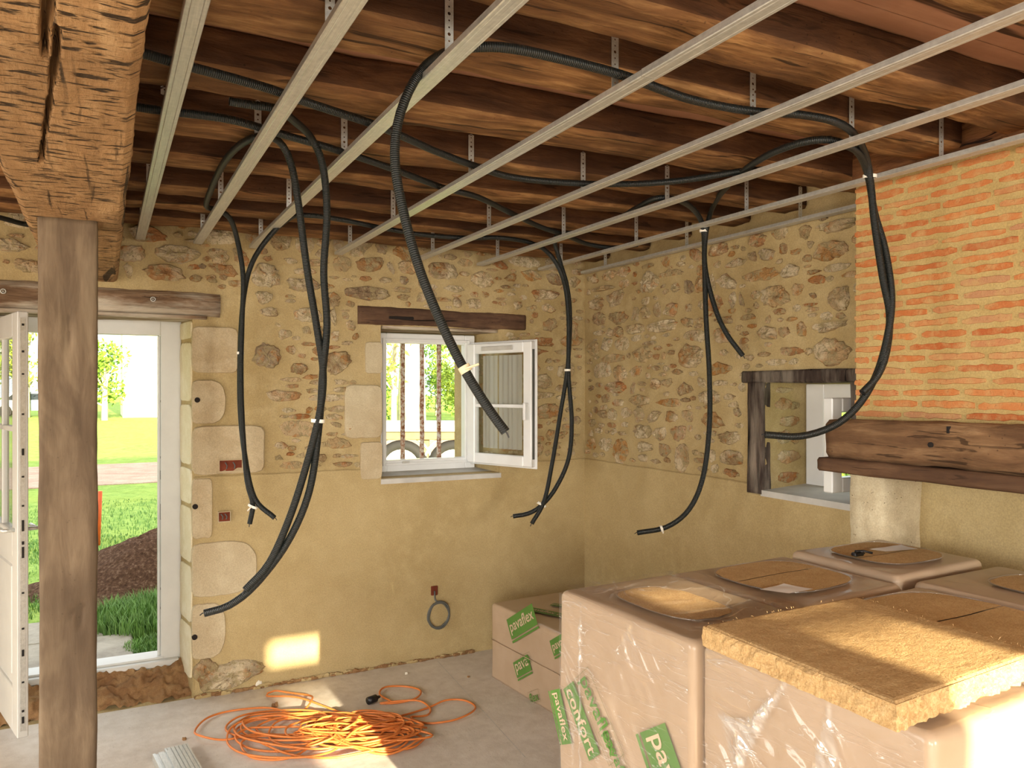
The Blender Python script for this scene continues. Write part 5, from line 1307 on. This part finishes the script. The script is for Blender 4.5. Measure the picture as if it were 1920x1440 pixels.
# trailer outside the window
TB = [at_t(700, 805, 12.4), at_t(900, 805, 12.4)]
tr = tag(empty('flatbed_trailer', (4.3, 11.0, GZ)), 'white flatbed trailer on two wheels, parked outside the barred window', 'trailer')
tu = V((.9, -.44, 0)).normalized(); tv = V((tu.y * -1, tu.x, 0))
c0 = at_t(752, 862, 12.3); c0.z = .48; c1_ = at_t(850, 862, 12.3); c1_.z = .48
TMx = Matrix(((RT.x, FW.x, 0, c0.x), (RT.y, FW.y, 0, c0.y), (0, 0, 1, 0), (0, 0, 0, 1)))
mb = MB(); mb.bbox((-2.2, -.05, 1.03), (2.6, 2.0, 1.12), .01, 0, TMx); mb.build('bed', 'trailer_white', tr)
mb = MB(); mb.bbox((-2.2, .02, .90), (2.6, .12, 1.03), .01, 0, TMx); mb.bbox((-2.2, 1.7, .90), (2.6, 1.8, 1.03), .01, 0, TMx); mb.bbox((.32, .1, .5), (.42, .2, .95), .01, 0, TMx); mb.build('chassis', 'trailer_chassis', tr)
for dx in (0, (c1_ - c0).dot(RT)):
    m = MB(); pts = [TMx @ V((dx + .33 * math.cos(a), .1, .48 + .33 * math.sin(a))) for a in [k * math.pi / 16 for k in range(32)]]; m.tube(pts, .085, 10, closed=True); t_ = m.build('wheel', 'tyre', tr, True); t_['origin'] = tuple(tr.location)
    m = MB(); m.cyl(TMx @ V((dx, .04, .48)), TMx @ V((dx, .18, .48)), .27, 28); m.cyl(TMx @ V((dx, .0, .48)), TMx @ V((dx, .05, .48)), .08, 16); m.build('rim', 'rim_white', t_)
    m = MB(); m.tube([TMx @ V((dx + .47 * math.cos(a), .1, .5 + .47 * math.sin(a))) for a in [R(10 + 160 * k / 14) for k in range(15)]], .02, 6); m.build('mudguard', 'trailer_white', tr, True)
# parked car at the far edge of the lawn
cp = at_t(62, 742, 46); cm = Matrix.Translation(V((cp.x, cp.y, GZ))); e = tag(empty('parked_car', (cp.x, cp.y, GZ)), 'grey car parked at the far edge of the lawn', 'car')
mb = MB()
prof = [(-2, .35), (-2, .75), (-1.6, .9), (-1.0, 1.4), (.5, 1.42), (1.2, .95), (2, .8), (2.1, .35)]
vs = [cm @ V((x, y, z)) for y in (-.8, .8) for x, z in prof]; n = len(prof); mb.add(vs, [tuple(range(n)), tuple(range(2 * n - 1, n - 1, -1))] + [(k, n + k, n + (k + 1) % n, (k + 1) % n) for k in range(n)]); mb.build('car_body', 'car_paint', e)
for x in (-1.3, 1.3):
    for y in (-.75, .75):
        m = MB(); m.cyl(cm @ V((x, y - .1, .33)), cm @ V((x, y + .1, .33)), .33, 16); m.build('wheel', 'tyre', e)
m = MB(); m.add([cm @ V(p) for p in ((-1.3, -.81, .95), (.9, -.81, .95), (.4, -.81, 1.32), (-.9, -.81, 1.32))], [(0, 1, 2, 3)]); m.build('side_window', 'dark_glass', e)
# trees and bushes
def tree(name, base, h, r, n, label, mat='leaf_green', trunk=.12, crown0=.3, group='trees beyond the lawn', bark='bark_pale', leaf=.16):
    rnd = random.Random(hash(label) % 9999 if False else len(label) * 31 + int(abs(base[0]) * 10)); b = V((base[0], base[1], GZ)); e = tag(empty(name, b), label, 'tree' if 'tree' in name else 'bush', group)
    m = MB(); m.tube([b - UP * .05, b + V((.02, 0, h * .4)), b + V((.1 * r, .05, h * .75))], trunk, 8, rad=[trunk * 1.2, trunk * .8, trunk * .3])
    blobs = []
    for i in range(12):
        a = rnd.uniform(0, 6.28); q = rnd.uniform(.1, .8); z = h * rnd.uniform(crown0, .92); c = b + V((r * q * math.cos(a), r * q * math.sin(a), z)); blobs.append((c, r * rnd.uniform(.3, .55)))
        m.tube([b + UP * (z * .6), (b + UP * z * .8).lerp(c, .5), c], trunk * .25, 5, rad=[trunk * .4, trunk * .25, trunk * .08])
    m.build('trunk', bark, e, True)
    m = MB()
    for i in range(n):
        c, rr = rnd.choice(blobs); d = V((rnd.gauss(0, 1), rnd.gauss(0, 1), rnd.gauss(0, 1))).normalized() * rr * rnd.random() ** .4; p = c + d
        if p.z < GZ + .02: p.z = GZ + .02 + rnd.random() * .2
        u = V((rnd.gauss(0, 1), rnd.gauss(0, 1), rnd.gauss(0, 1))).normalized(); v = u.orthogonal().normalized(); s = leaf * rnd.uniform(.5, 1.2)
        m.add([p - u * s, p + v * s * .5, p + u * s, p - v * s * .5], [(0, 1, 2, 3)])
    m.build('leaves', mat, e)
def spot(x, t): p = at_t(x, 728, t); return (p.x, p.y)
tree('lawn_tree', spot(196, 40), 3.6, 1.6, 1500, 'round green tree left of the distant white house', trunk=.15, crown0=.25)
tree('lawn_tree', spot(48, 44), 7, 2.4, 1800, 'leafy tree behind the open white door leaf', 'leaf_lime', .2, .3)
tree('pale_tree', spot(772, 30), 13, 3.5, 900, 'tall tree with a thick pale trunk outside the barred window', 'leaf_lime', .5, .5)
tree('pale_tree', spot(738, 26), 6.5, 2.0, 700, 'thin branching tree at the left edge of the barred window', 'leaf_lime', .1, .35)
tree('hedge_bush', spot(700, 36), 2.6, 2.0, 1800, 'green bush on the left beyond the trailer', 'leaf_green', .08, .1, 'bushes beyond the trailer')
tree('hedge_bush', spot(818, 47), 5.2, 2.6, 2200, 'green bush in the middle beyond the trailer', 'leaf_green', .08, .1, 'bushes beyond the trailer')
tree('hedge_bush', spot(868, 40), 4.8, 1.9, 2200, 'green bush on the right beyond the trailer', 'leaf_lime', .08, .1, 'bushes beyond the trailer')
tree('hedge_bush', spot(945, 34), 4.5, 1.8, 1500, 'green bush glimpsed through the open casement glass', 'leaf_green', .08, .1, 'bushes beyond the trailer')
tree('hedge_bush', spot(1578, 12), 1.5, 1.0, 900, 'green bush outside the small recessed window', 'leaf_green', .05, .1, 'bushes by the house', leaf=.08)
